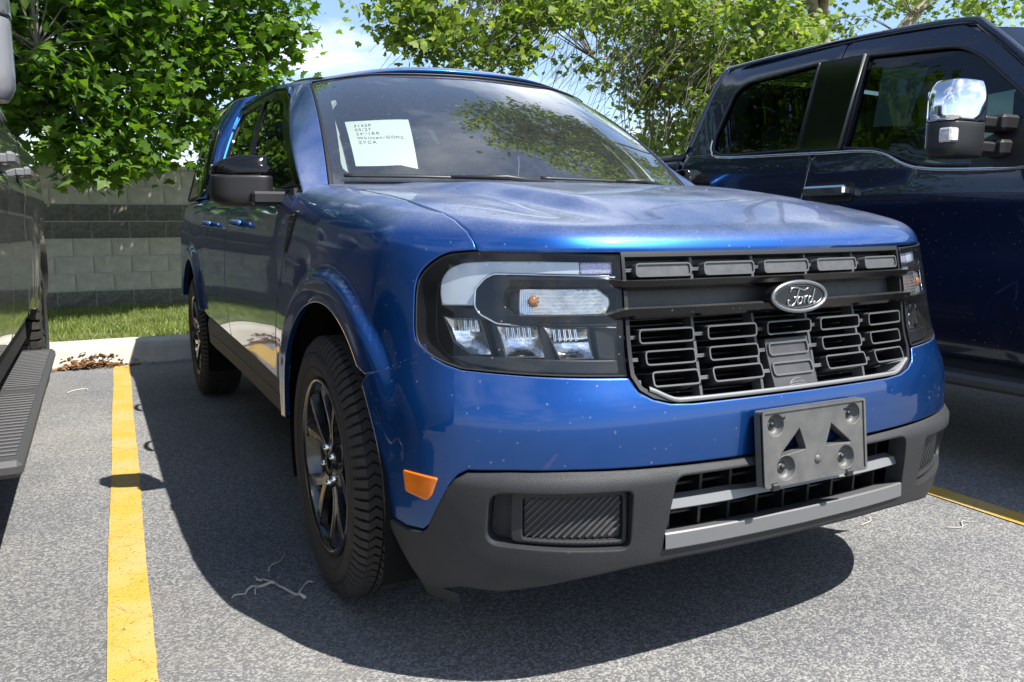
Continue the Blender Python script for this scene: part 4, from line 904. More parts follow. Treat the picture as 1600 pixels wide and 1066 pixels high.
# ---- wheels
def make_wheel(parent, r=.362, w=.225, rim_r=.246, style='twin', name='wheel', rimmat='rim_dark', lugs=5, blocks=84):
    """wheel built at the origin: axis x, outer face towards -x"""
    wh = bpy.data.objects.new(name, None); COL.objects.link(wh)
    if parent is not None: wh.parent = parent
    h = w/2; mb = MB()
    prof = [(rim_r-.012, -h+.028), (rim_r+.004, -h+.012), (rim_r+.022, -h+.002), ((r+rim_r)/2+.006, -h-.004), (r-.044, -h+.006), (r-.028, -h+.020), (r-.013, -h+.030), (r-.010, 0), (r-.013, h-.030), (r-.028, h-.020), (r-.044, h-.006), ((r+rim_r)/2, h+.004), (rim_r+.02, h-.002), (rim_r-.012, h-.028)]
    mb.lathe(prof, 96)
    for rr_, hh in ((rim_r+.030, -h-.0005), (r-.047, -h+.0005)): mb.lathe([(rr_-.002, hh+.002), (rr_, hh-.0025), (rr_+.002, hh+.002)], 96)
    bands = [(-h+.027, -h+.060, 0), (-h+.066, -.030, .5), (-.024, .024, .25), (.030, h-.066, .75), (h-.060, h-.027, .4)]
    for x0, x1, ph in bands:                           # tread blocks
        for k in range(blocks):
            a0 = 2*math.pi*(k+ph)/blocks; a1 = a0+2*math.pi/blocks*.74; sk_ = .03*(1 if ph in (.5, .25) else -1) if abs(x0+x1) < .15 else 0; V = []
            for rr_ in (r-.012, r):
                for x, da in ((x0, 0), ((x0+x1)/2, sk_), (x1, 0)):
                    V += [(x, rr_*math.cos(a+da), rr_*math.sin(a+da)) for a in (a0, a1)]
            mb.add(V, [[6, 7, 9, 8], [8, 9, 11, 10], [0, 6, 8, 2], [2, 8, 10, 4], [1, 3, 9, 7], [3, 5, 11, 9], [0, 1, 7, 6], [4, 10, 11, 5]])
    for k in range(blocks):                            # shoulder lugs that run down the side wall
        a0 = 2*math.pi*k/blocks; a1 = a0+2*math.pi/blocks*.68
        for sx in (-1, 1):
            V = [(sx*(h-.026), (r-.0005)*math.cos(a), (r-.0005)*math.sin(a)) for a in (a0, a1)]+[(sx*(h-.010), (r-.016)*math.cos(a), (r-.016)*math.sin(a)) for a in (a0, a1)]+[(sx*(h-.0005), (r-.040)*math.cos(a), (r-.040)*math.sin(a)) for a in (a0, a1)]
            V += [(x-sx*.006, y*.975, z*.975) for x, y, z in V]
            mb.add(V, [[0, 1, 3, 2], [2, 3, 5, 4], [0, 2, 8, 6], [2, 4, 10, 8], [1, 7, 9, 3], [3, 9, 11, 5], [4, 5, 11, 10]])
    mb.build('tyre', 'rubber', wh)
    mb = MB(); mb.lathe([(rim_r-.006, -h+.020), (rim_r, -h+.012), (rim_r-.002, -h+.006), (rim_r-.010, -h+.006), (rim_r-.017, -h+.016), (rim_r-.024, -h+.06), (rim_r-.034, .0), (rim_r-.03, h-.02)], 72)
    rim = mb.build('rim', rimmat, wh)
    mb = MB(); mb.lathe([(.0001, .01), (rim_r*.66, .01), (rim_r*.66, .03)], 40); mb.lathe([(.06, -.01), (.075, -.008), (.075, .02)], 30); mb.build('brake_disc', 'brake', wh)
    mb = MB(); mb.lathe([(.0001, -h+.024), (.034, -h+.025), (.040, -h+.030), (.075, -h+.034), (.088, -h+.05), (.088, .0)], 40); mb.build('hub', rimmat, wh)
    mb = MB(); mb.lathe([(.0001, -h+.016), (.026, -h+.017), (.030, -h+.024)], 28); mb.build('hub_cap', 'gloss_black', wh)
    n = lugs
    xf = lambda rr_: -h+.030-.016*sstep(.05, rim_r, np.array(rr_))
    for k in range(n):
        A = 2*math.pi*k/n+R(90)
        for sgn in (-1, 1):
            sp = MB(); V = []; ts = np.linspace(0, 1, 7); m_ = len(ts)
            for t in ts:
                rr_ = .060+(rim_r-.020-.060)*t; da = sgn*(.05+.235*sstep(.1, 1, np.array(t))) if style == 'twin' else sgn*(.10+.16*t)
                wd = (.0165-.004*math.sin(math.pi*t)+.004*t) if style == 'twin' else .018; a = A+da; d = np.array([math.cos(a), math.sin(a)]); nn = np.array([-d[1], d[0]])
                x = float(xf(rr_))
                for off_, dx in ((-wd, .022), (-wd*.80, .002), (wd*.80, .0), (wd, .022)): q = d*rr_+nn*off_; V.append((x+dx, q[0], q[1]))
            F = [[i*4+j, i*4+j+1, (i+1)*4+j+1, (i+1)*4+j] for i in range(m_-1) for j in range(3)]; sp.add(V, F, False); spo = sp.build('spoke', rimmat, wh)
            eg = MB(); eg.tube([V[i*4+(1 if sgn < 0 else 2)] for i in range(m_)], .0028, 5); eg.build('spoke_edge', 'rim_edge', spo)
        a = A+math.pi/n; mb = MB(); c = (-h+.030, .052*math.cos(a), .052*math.sin(a)); mb.lathe([(.0001, -.016), (.007, -.014), (.0105, -.006), (.0105, .01)], 8, 'x', c); mb.build('lug_nut', 'chrome', wh)
    return wh
w0 = make_wheel(truck)
w0.location = (-.768, .905, .362); w0.rotation_euler = (R(12), 0, R(0))
for i, (g, y) in enumerate(((-1, 3.98), (1, .905), (1, 3.98))):
    c = copy_tree(w0, truck); c.location = (g*.768, y, .362); c.rotation_euler = (R(40*i+20), 0, 0 if g < 0 else math.pi)
# sheet of paper inside the windshield
# ------------------------------------------------------------------ setting
def ground_mat():
    m = bpy.data.materials.new('asphalt'); m.use_nodes = True; nt = m.node_tree; N = nt.nodes.new; L = nt.links.new; b = nt.nodes['Principled BSDF']
    tc = N('ShaderNodeTexCoord')
    def noise(sc, det=4, ro=.5):
        n = N('ShaderNodeTexNoise'); n.inputs['Scale'].default_value = sc; n.inputs['Detail'].default_value = det; n.inputs['Roughness'].default_value = ro; L(tc.outputs['Object'], n.inputs['Vector']); return n.outputs['Fac']
    def ramp(src, a, b_, c0, c1):
        r = N('ShaderNodeValToRGB'); r.color_ramp.elements[0].position = a; r.color_ramp.elements[1].position = b_; r.color_ramp.elements[0].color = (*c0, 1); r.color_ramp.elements[1].color = (*c1, 1); L(src, r.inputs[0]); return r.outputs[0]
    def mixc(f, A, B, mode='MIX'):
        x = N('ShaderNodeMix'); x.data_type = 'RGBA'; x.blend_type = mode; L(f, x.inputs['Factor']) if not isinstance(f, float) else x.inputs['Factor'].__setattr__('default_value', f); L(A, x.inputs['A']); L(B, x.inputs['B']); return x.outputs['Result']
    v = N('ShaderNodeTexVoronoi'); v.inputs['Scale'].default_value = 190; L(tc.outputs['Object'], v.inputs['Vector'])
    vr = N('ShaderNodeSeparateColor'); L(v.outputs['Color'], vr.inputs[0])
    stones = ramp(vr.outputs[0], .35, 1.0, (.108, .111, .116), (.30, .297, .29))
    big = ramp(noise(1.1, 7, .6), .36, .66, (.76, .77, .79), (1.16, 1.14, 1.10))
    fine = ramp(noise(420, 3), .35, .7, (.92, .92, .92), (1.08, 1.08, 1.08))
    c = mixc(1.0, stones, big, 'MULTIPLY'); c = mixc(1.0, c, fine, 'MULTIPLY')
    stain = ramp(noise(.55, 5, .65), .54, .70, (1, 1, 1), (.60, .61, .63)); c = mixc(1.0, c, stain, 'MULTIPLY')
    dust = ramp(noise(.8, 6, .6), .55, .75, (0, 0, 0), (.45, .45, .45)); tan = N('ShaderNodeRGB'); tan.outputs[0].default_value = (.22, .205, .18, 1); c = mixc(dust, c, tan.outputs[0])
    L(c, b.inputs['Base Color']); b.inputs['Roughness'].default_value = .82; b.inputs['Specular IOR Level'].default_value = .35
    bp = N('ShaderNodeBump'); bp.inputs['Strength'].default_value = .55; bp.inputs['Distance'].default_value = .0035
    ad = N('ShaderNodeMath'); ad.operation = 'MULTIPLY_ADD'; ad.inputs[1].default_value = -.9; L(v.outputs['Distance'], ad.inputs[0]); L(noise(260, 4), ad.inputs[2]); L(ad.outputs[0], bp.inputs['Height']); L(bp.outputs[0], b.inputs['Normal'])
    MATS['asphalt'] = m
ground_mat()
mat('concrete', (.30, .285, .25), .85, noise=(5, (.47, .45, .40), .22), bump=(120, .35))
mat('soil', (.10, .085, .05), .95, noise=(8, (.07, .09, .03)))
mat('mortar', (.50, .49, .43), .9, bump=(90, .3))
mat('block_light', (.43, .40, .30), .9, noise=(9, (.58, .545, .43), .16), bump=(160, .5))
mat('block_dark', (.10, .095, .075), .92, noise=(30, (.19, .18, .15), .2), bump=(45, 1.0))
def line_mat():
    m = mat('line_yellow', (.44, .275, .042), .7); nt = m.node_tree; N = nt.nodes.new; L = nt.links.new; b = nt.nodes['Principled BSDF']; tc = N('ShaderNodeTexCoord')
    n1 = N('ShaderNodeTexNoise'); n1.inputs['Scale'].default_value = 5; n1.inputs['Detail'].default_value = 6; L(tc.outputs['Object'], n1.inputs['Vector'])
    r1 = N('ShaderNodeValToRGB'); r1.color_ramp.elements[0].color = (.44, .275, .042, 1); r1.color_ramp.elements[1].color = (.42, .30, .11, 1); r1.color_ramp.elements[0].position = .42; r1.color_ramp.elements[1].position = .62; L(n1.outputs['Fac'], r1.inputs[0])
    n2 = N('ShaderNodeTexNoise'); n2.inputs['Scale'].default_value = 130; n2.inputs['Detail'].default_value = 5; L(tc.outputs['Object'], n2.inputs['Vector'])
    r2 = N('ShaderNodeValToRGB'); r2.color_ramp.elements[0].position = .30; r2.color_ramp.elements[1].position = .40; r2.color_ramp.elements[0].color = (.28, .25, .2, 1); r2.color_ramp.elements[1].color = (1, 1, 1, 1); L(n2.outputs['Fac'], r2.inputs[0])
    v = N('ShaderNodeTexVoronoi'); v.feature = 'DISTANCE_TO_EDGE'; v.inputs['Scale'].default_value = 4.5; L(tc.outputs['Object'], v.inputs['Vector'])
    w = N('ShaderNodeTexNoise'); w.inputs['Scale'].default_value = 14; L(tc.outputs['Object'], w.inputs['Vector']); vm = N('ShaderNodeMix'); vm.data_type = 'VECTOR'; vm.inputs['Factor'].default_value = .06; L(tc.outputs['Object'], vm.inputs['A']); L(w.outputs['Color'], vm.inputs['B']); L(vm.outputs['Result'], v.inputs['Vector'])
    r3 = N('ShaderNodeValToRGB'); r3.color_ramp.elements[0].position = .004; r3.color_ramp.elements[1].position = .011; r3.color_ramp.elements[0].color = (.75, .72, .68, 1); r3.color_ramp.elements[1].color = (1, 1, 1, 1); L(v.outputs['Distance'], r3.inputs[0])
    x1 = N('ShaderNodeMix'); x1.data_type = 'RGBA'; x1.blend_type = 'MULTIPLY'; x1.inputs['Factor'].default_value = 1; L(r1.outputs[0], x1.inputs['A']); L(r2.outputs[0], x1.inputs['B'])
    x2 = N('ShaderNodeMix'); x2.data_type = 'RGBA'; x2.blend_type = 'MULTIPLY'; x2.inputs['Factor'].default_value = .8; L(x1.outputs['Result'], x2.inputs['A']); L(r3.outputs[0], x2.inputs['B']); L(x2.outputs['Result'], b.inputs['Base Color'])
    bp = N('ShaderNodeBump'); bp.inputs['Strength'].default_value = .5; bp.inputs['Distance'].default_value = .003; v2 = N('ShaderNodeTexVoronoi'); v2.inputs['Scale'].default_value = 150; L(tc.outputs['Object'], v2.inputs['Vector']); L(v2.outputs['Distance'], bp.inputs['Height']); L(bp.outputs[0], b.inputs['Normal'])
line_mat()
mb = MB(); mb.add([(-160, -160, 0), (160, -160, 0), (160, 160, 0), (-160, 160, 0)], [[0, 1, 2, 3]]); mb.build('asphalt', 'asphalt', None, 'structure')
def line(x0, y0, x1, y1, w):
    n = 120; V = []; F = []; rng = np.random.default_rng(int(abs(x0)*1000))
    for i in range(n+1):
        t = i/n; x = x0+(x1-x0)*t; y = y0+(y1-y0)*t; j = rng.normal(0, .0007, 2); wv = .0022*math.sin(t*23)
        V += [(x-w/2+j[0]+wv, y, .004), (x+w/2+j[1]+wv, y, .004)]
    F = [[2*i, 2*i+1, 2*i+3, 2*i+2] for i in range(n)]; mb = MB(); mb.add(V, F); return mb.build('parking_line', 'line_yellow', None, 'structure')
line(-1.456, -2.0, -1.271, 5.30, .106); line(1.345, -2.0, 1.53, 5.30, .106)
# kerb, verge
KP = [(5.345, -.02), (5.352, .012), (5.420, .118), (5.452, .148), (5.500, .158), (5.69, .160), (5.70, .05)]
mb = MB(); rng = np.random.default_rng(3)
for i in range(-7, 9):                                  # cast in lengths with a thin joint
    x0, x1 = i*3.0+.9, i*3.0+3.0+.9-.012; n = 20; V = []
    for k in range(n+1): V += [(x0+(x1-x0)*k/n, y+.003*math.sin(k*1.7+i), z) for y, z in KP]
    m_ = len(KP); mb.add(V, [[k*m_+j, (k+1)*m_+j, (k+1)*m_+j+1, k*m_+j+1] for k in range(n) for j in range(m_-1)]+[list(range(m_)), [n*m_+j for j in range(m_)]])
mb.build('kerb', 'concrete', None, 'structure')
mb = MB(); V = []; F = []; xs = np.linspace(-22, 28, 101); ys = [5.69, 6.5, 7.5, 8.5, 9.40]; zs = [.150, .135, .11, .085, .065]
for j, (y, z) in enumerate(zip(ys, zs)): V += [(x, y, z+.012*math.sin(x*2.1+j)) for x in xs]
mb.add(V, [[j*101+i, j*101+i+1, (j+1)*101+i+1, (j+1)*101+i] for j in range(4) for i in range(100)], True); mb.build('verge', 'soil', None, 'structure')
def leaf_mat(name, c0, c1, trans=.35, rough=.5):
    m = bpy.data.materials.new(name); m.use_nodes = True; nt = m.node_tree; nt.nodes.clear(); N = nt.nodes.new; L = nt.links.new
    g = N('ShaderNodeNewGeometry'); r = N('ShaderNodeValToRGB'); r.color_ramp.elements[0].color = (*c0, 1); r.color_ramp.elements[1].color = (*c1, 1)
    oi = N('ShaderNodeObjectInfo'); ad = N('ShaderNodeMath'); ad.operation = 'ADD'; L(g.outputs['Random Per Island'], ad.inputs[0]); L(oi.outputs['Random'], ad.inputs[1]); fr = N('ShaderNodeMath'); fr.operation = 'FRACT'; L(ad.outputs[0], fr.inputs[0]); L(fr.outputs[0], r.inputs[0])
    d = N('ShaderNodeBsdfPrincipled'); L(r.outputs[0], d.inputs['Base Color']); d.inputs['Roughness'].default_value = rough; d.inputs['Specular IOR Level'].default_value = .35
    t = N('ShaderNodeBsdfTranslucent'); hs = N('ShaderNodeHueSaturation'); hs.inputs['Hue'].default_value = .495; hs.inputs['Saturation'].default_value = 1.1; hs.inputs['Value'].default_value = 2.1; L(r.outputs[0], hs.inputs['Color']); L(hs.outputs[0], t.inputs[0])
    mx = N('ShaderNodeMixShader'); mx.inputs[0].default_value = trans; L(d.outputs[0], mx.inputs[1]); L(t.outputs[0], mx.inputs[2]); o = N('ShaderNodeOutputMaterial'); L(mx.outputs[0], o.inputs[0]); MATS[name] = m
leaf_mat('grass_blade', (.065, .115, .018), (.23, .265, .07), .3)
leaf_mat('maple_leaf', (.042, .105, .012), (.125, .215, .028), .42)
leaf_mat('plane_leaf', (.058, .115, .018), (.205, .27, .05), .42)
leaf_mat('shrub_leaf', (.07, .10, .045), (.17, .19, .11), .35)
leaf_mat('dry_leaf', (.10, .045, .018), (.30, .17, .075), .1, .8)
mat('bark', (.095, .08, .063), .9, noise=(14, (.17, .15, .125), .2), bump=(40, .9))
mat('pale_bark', (.30, .26, .20), .85, noise=(6, (.15, .125, .09), .12), bump=(30, .6))
mat('twig_wood', (.42, .38, .33), .85, noise=(60, (.55, .51, .45)))
def quick(name, V, F, m, kind=None, parent=None):
    me = bpy.data.meshes.new(name); V = np.asarray(V, np.float32); F = np.asarray(F, np.int32); k = F.shape[1]
    me.vertices.add(len(V)); me.vertices.foreach_set('co', V.ravel()); me.loops.add(F.size); me.loops.foreach_set('vertex_index', F.ravel())
    me.polygons.add(len(F)); me.polygons.foreach_set('loop_start', np.arange(0, F.size, k, dtype=np.int32)); me.update(calc_edges=True)
    return link(name, me, m, parent, kind)
def grass():
    rng = np.random.default_rng(5)
    def field(n, x0, x1, y0, y1):
        return np.stack([rng.uniform(x0, x1, n), rng.uniform(y0, y1, n)], 1)
    p = np.concatenate([field(46000, -4.2, 1.2, 5.70, 9.38), field(26000, -12, 12, 5.70, 9.38)]); 
    cl = np.sin(p[:, 0]*5.1+np.sin(p[:, 1]*7))*np.sin(p[:, 1]*6.3+1); keep = rng.random(len(p)) < .72+.28*cl; p = p[keep]; n = len(p)
    z = np.interp(p[:, 1], ys, zs); h = rng.uniform(.022, .060, n)*(1+.5*(cl[keep])); a = rng.uniform(0, 2*np.pi, n); w = .0055; le = rng.normal(0, .03, (n, 2))
    d = np.stack([np.cos(a), np.sin(a)], 1)*w
    V = np.empty((n, 3, 3)); V[:, 0, :2] = p-d; V[:, 1, :2] = p+d; V[:, 2, :2] = p+le; V[:, :2, 2] = z[:, None]-.01; V[:, 2, 2] = z+h
    return quick('grass', V.reshape(-1, 3), np.arange(3*n).reshape(-1, 3), 'grass_blade', 'stuff')
tag(grass(), 'short green grass growing between the kerb and the block wall', 'grass')
# fallen leaves against the kerb
def litter():
    rng = np.random.default_rng(11); n = 420; t = rng.random(n); x = np.where(t < .8, rng.normal(-1.47, .13, n), rng.uniform(-2.3, 2.0, n)); y = np.where(t < .8, rng.normal(5.31, .045, n), rng.normal(5.31, .03, n)); y = np.minimum(y, 5.385)
    z = np.where(t < .8, rng.uniform(.006, .05, n)*np.exp(-((x+1.47)/.16)**2)+.006, .006)+np.clip((y-5.345)*1.4, 0, .1); s = rng.uniform(.010, .026, n); a = rng.uniform(0, 6.28, n); tl = rng.uniform(-.6, .6, (n, 2))
    V = np.empty((n, 4, 3)); 
    for k, (u, v) in enumerate(((-1, 0), (0, -.55), (1, 0), (0, .55))):
        dx, dy = u*np.cos(a)-v*np.sin(a), u*np.sin(a)+v*np.cos(a); V[:, k, 0] = x+dx*s; V[:, k, 1] = y+dy*s; V[:, k, 2] = z+s*(tl[:, 0]*dx+tl[:, 1]*dy)*.8+(.004 if k % 2 else 0)
    return quick('leaf_litter', V.reshape(-1, 3), np.arange(4*n).reshape(-1, 4), 'dry_leaf', 'stuff')
tag(litter(), 'brown dry leaves heaped against the kerb at the end of the yellow line', 'leaf litter')
# ---- block wall
wall = thing('block_wall', 'grey concrete block wall with dark bands behind the grass verge', 'wall', (0, 9.4, 0))
BH, BL, WZ, NR = .2005, .400, .072, 8
def block_mesh(split, seed):
    rng = np.random.default_rng(seed); L_, H_, D_ = BL-.013, BH-.013, .05; nx, nz = (7, 4) if split else (2, 2); b = .004; V = []
    X = np.linspace(-L_/2, L_/2, nx); Z = np.linspace(-H_/2, H_/2, nz)
    for z in Z:
        for x in X:
            e = abs(abs(x)-L_/2) < 1e-6 or abs(abs(z)-H_/2) < 1e-6; V.append((x, -.004-(0 if e or not split else rng.uniform(.004, .020)), z))
    F = [[j*nx+i, j*nx+i+1, (j+1)*nx+i+1, (j+1)*nx+i] for j in range(nz-1) for i in range(nx-1)]
    per = [(i, 0) for i in range(nx)]+[(nx-1, j) for j in range(1, nz)]+[(i, nz-1) for i in range(nx-2, -1, -1)]+[(0, j) for j in range(nz-2, 0, -1)]; k = len(V)
    for i, j in per: x, y, z = V[j*nx+i]; V.append((x*(1+2*b/L_) if 0 else x, .014, z))
    F += [[per[q][1]*nx+per[q][0], k+q, k+(q+1) % len(per), per[(q+1) % len(per)][1]*nx+per[(q+1) % len(per)][0]] for q in range(len(per))]
    mb = MB(); mb.add(V, F); me = mb.build('block', 'block_dark' if split else 'block_light'); d = me.data; bpy.data.objects.remove(me); return d
blk = [[block_mesh(False, i) for i in range(2)], [block_mesh(True, 10+i) for i in range(5)]]
mb = MB(); mb.box((0, .10, WZ/2+BH*NR/2+.0), (32, .19, BH*NR+WZ)); mb.build('wall_core', 'mortar', wall)
mb = MB()
for i in range(-40, 40):
    if 1: mb.box((i*.4+.2, .085, WZ+BH*NR+.025), (.392, .215, .05), bev=.004)
mb.build('coping', 'block_light', wall)
far = {0: MB(), 1: MB()}; rng = np.random.default_rng(2)
for r_ in range(NR):
    dark = r_ in (0, 4, 5)
    for i in range(-40, 40):
        x = i*BL+(BL/2 if r_ % 2 else 0); z = WZ+BH*(r_+.5)
        if -6.4 < x < 6.6:
            o = link('block', blk[dark][rng.integers(len(blk[dark]))], None, wall); o.location = (x, rng.normal(0, .0012), z)
        else: far[dark].box((x, .005, z), (BL-.01, .022, BH-.01))
for k, m_ in ((0, 'block_light'), (1, 'block_dark')): far[k].build('block', m_, wall, 'stuff')
# ---- twigs lying on the asphalt
def gpt(x, y): return np.array([x, y, .006])
tw = MB()
TW = [[(-.945, .873), (-.975, .935), (-1.000, 1.005), (-1.030, 1.06)], [(-1.000, 1.005), (-1.045, 1.015), (-1.09, .985), (-1.125, .97)], [(-1.052, 1.012), (-1.062, .965)], [(-.958, .903), (-.925, .955), (-.893, .972)], [(-1.03, 1.04), (-1.045, 1.09)]]
for k, st in enumerate(TW): q = smooth_loop(st, 3, False); q = [p+np.random.default_rng(k*31+i).normal(0, .0035, 2) if 0 < i < len(q)-1 else p for i, p in enumerate(q)]; tw.tube([(p[0], p[1], .006+.004*math.sin(i*1.8)) for i, p in enumerate(q)], list(np.linspace(.0054 if k in (0, 1) else .0036, .0020, len(q))), 6)
tag(tw.build('twig', 'twig_wood'), 'pale forked twig lying in the shade beside the front tyre', 'twig')
tw = MB(); q = smooth_loop([(-1.0, 1.10), (-.985, 1.14), (-.955, 1.16), (-.93, 1.21)], 4, False); tw.tube([(p[0], p[1], .006) for p in q], list(np.linspace(.003, .0012, len(q))), 5); tag(tw.build('twig', 'twig_wood'), 'short thin twig just behind the forked one, close to the tyre', 'twig')
tw = MB(); q = smooth_loop([(.862, .545), (.93, .56), (.955, .60), (.965, .65)], 4, False); tw.tube([(p[0], p[1], .005+.05*max(0, i/len(q)-.4)) for i, p in enumerate(q)], .0016, 5); tag(tw.build('stalk', 'twig_wood'), 'thin dry stalk on the sunlit asphalt under the right end of the bumper', 'stalk')
tw = MB(); q = smooth_loop([(1.10, .40), (1.15, .375), (1.20, .41), (1.22, .39)], 4, False); tw.tube([(p[0], p[1], .005) for p in q], .0018, 5); tag(tw.build('stalk', 'twig_wood'), 'curled dry stalk on the sunlit asphalt near the right yellow line', 'stalk')
tw = MB(); q = smooth_loop([(-1.60, 4.35), (-1.565, 4.42), (-1.50, 4.44), (-1.49, 4.38)], 4, False); tw.tube([(p[0], p[1], .006) for p in q], .003, 5); tag(tw.build('stalk', 'twig_wood'), 'small bent stalk on the asphalt beside the grey truck rear tyre', 'stalk')
# ---- trees
def leaf_shape(kind):
    if kind == 'maple': pts = [(0, -.10), (.16, .02), (.46, -.04), (.36, .16), (.56, .40), (.30, .40), (.22, .56), (0, 1.0), (-.22, .56), (-.30, .40), (-.56, .40), (-.36, .16), (-.46, -.04), (-.16, .02)]
    else: pts = [(0, -.05), (.22, .06), (.52, .10), (.38, .30), (.44, .55), (.20, .55), (0, .95), (-.20, .55), (-.44, .55), (-.38, .30), (-.52, .10), (-.22, .06)]
    P = np.array([(0, .30, .0)]+[(x, y, -.16*(x*x)-.10*max(0, y-.3)**2) for x, y in pts]); n = len(pts)
    return P, np.array([[0, 1+k, 1+(k+1) % n] for k in range(n)])
def tree(name, label, cat, trunk, limbs, blobs, leafkind, lsize, leafm, bark, nsep, seed, tilt=.55, twigs=(), twigdir=(0, 0, -1), per=23):
    """trunk / limbs: lists of (point, radius); blobs: (centre, radii, clusters). Leaves hang in sprays at twig ends"""
    rng = np.random.default_rng(seed); base = np.array(trunk[0][0]); t = thing(name, label, cat, tuple(base))
    mb = MB()
    def add(st, n=9):
        P = smooth_loop([np.array(p)-base for p, r in st], 5, False); rr = np.interp(np.linspace(0, 1, len(P)), np.linspace(0, 1, len(st)), [r for p, r in st])
        P = [p+rng.normal(0, .12*r, 3) if 0 < i < len(P)-1 else p for i, (p, r) in enumerate(zip(P, rr))]; mb.tube(P, list(rr), n); return P
    tr_ = MB(); keep = mb; mb = tr_; add(trunk, 14); trk = mb.build('trunk', bark, t); mb = keep
    nodes = [np.array(p)-base for p, r in trunk[len(trunk)//2:]]
    for l in limbs: nodes += add(l)
    nodes = np.array(nodes); mb2 = MB(); cl = []
    for c, rad, n in blobs:
        c = np.array(c)-base; rad = np.array(rad); k = 0
        while k < n:
            p = rng.uniform(-1, 1, 3); q = (p**2).sum()
            if q > 1 or (q < .25 and rng.random() < .6): continue
            cl.append(c+p*rad); k += 1
    cl = np.array(cl)
    for p in cl[rng.permutation(len(cl))[:int(len(cl)*.55)]]:             # a twig out to the spray
        d = np.linalg.norm(nodes-p, axis=1); j = np.argmin(d); a = nodes[j]; L_ = d[j]
        if L_ < .05 or L_ > 2.6: continue
        mid = (a+p)/2+rng.normal(0, .06*L_, 3)+np.array([0, 0, .08*L_]); mb2.tube([a, mid, p], [min(.016, .008+.004*L_), .007, .003], 4, False)
    td = np.array(twigdir, float); td /= np.linalg.norm(td)
    for a in [np.array(c)-base+rng.uniform(-.6, .6, 3)*np.array(r_)*1.6 for c, r_, n_ in twigs for k in range(n_)]:      # bare hanging shoots
        d = td+rng.normal(0, .26, 3); L_ = rng.uniform(.3, .9); a = a-d*L_*.45; m_ = a+d*L_*.5+rng.normal(0, .03, 3); mb2.tube([a, m_, a+d*L_+np.array([0, 0, -.04])], [.0055, .004, .002], 4, False)
    mb.build('limbs', bark, t); tw_ = mb2.build('twigs', 'bark', t, 'stuff')
    LP, LF = leaf_shape(leafkind); n = len(cl)*per; cen = np.repeat(cl, per, 0)+rng.normal(0, 1, (n, 3))*np.array([.17, .17, .075])
    yaw = rng.uniform(0, 2*np.pi, n); pit = rng.normal(-.35, tilt, n); rol = rng.normal(0, tilt, n); s = lsize*rng.uniform(.45, 1.25, n)
    cy, sy, cp, sp, cr_, sr = np.cos(yaw), np.sin(yaw), np.cos(pit), np.sin(pit), np.cos(rol), np.sin(rol)
    Rz = np.zeros((n, 3, 3)); Rz[:, 0, 0] = cy; Rz[:, 0, 1] = -sy; Rz[:, 1, 0] = sy; Rz[:, 1, 1] = cy; Rz[:, 2, 2] = 1
    Rx = np.zeros((n, 3, 3)); Rx[:, 0, 0] = 1; Rx[:, 1, 1] = cp; Rx[:, 1, 2] = -sp; Rx[:, 2, 1] = sp; Rx[:, 2, 2] = cp
    Ry = np.zeros((n, 3, 3)); Ry[:, 1, 1] = 1; Ry[:, 0, 0] = cr_; Ry[:, 0, 2] = sr; Ry[:, 2, 0] = -sr; Ry[:, 2, 2] = cr_
    RM = Rz@Rx@Ry; V = np.einsum('nij,kj->nki', RM, LP)*s[:, None, None]+cen[:, None, :]
    wc = cen+base; cp_ = np.array(cam.matrix_world.translation); d = wc-cp_; zf = d@np.array(_f); u = 800+1272*(d@np.array(_r))/zf; v_ = 533-1272*(d@np.array(_u))/zf
    vis = (zf > 1) & (u > 0) & (u < 1600) & (v_ > 0) & (v_ < 330); order = np.argsort(np.where(vis, zf, 1e6)); sep = order[:nsep]; rest = order[nsep:]
    crown = quick('crown', V[rest].reshape(-1, 3), (LF[None]+(np.arange(len(rest))*len(LP))[:, None, None]).reshape(-1, 3), leafm, 'stuff', t)
    lm = [mesh('leaf', LP*np.array([w, 1, h]), LF) for w, h in ((1, 1), (.9, 1.8), (1.08, .4))]
    for q in lm: q.materials.append(MATS[leafm])
    for k, i in enumerate(sep):
        o = link('leaf', lm[k % 3], None, t); M4 = Matrix([list(RM[i][r_]*s[i])+[cen[i][r_]] for r_ in range(3)]+[[0, 0, 0, 1]]); o.matrix_basis = M4
    return t
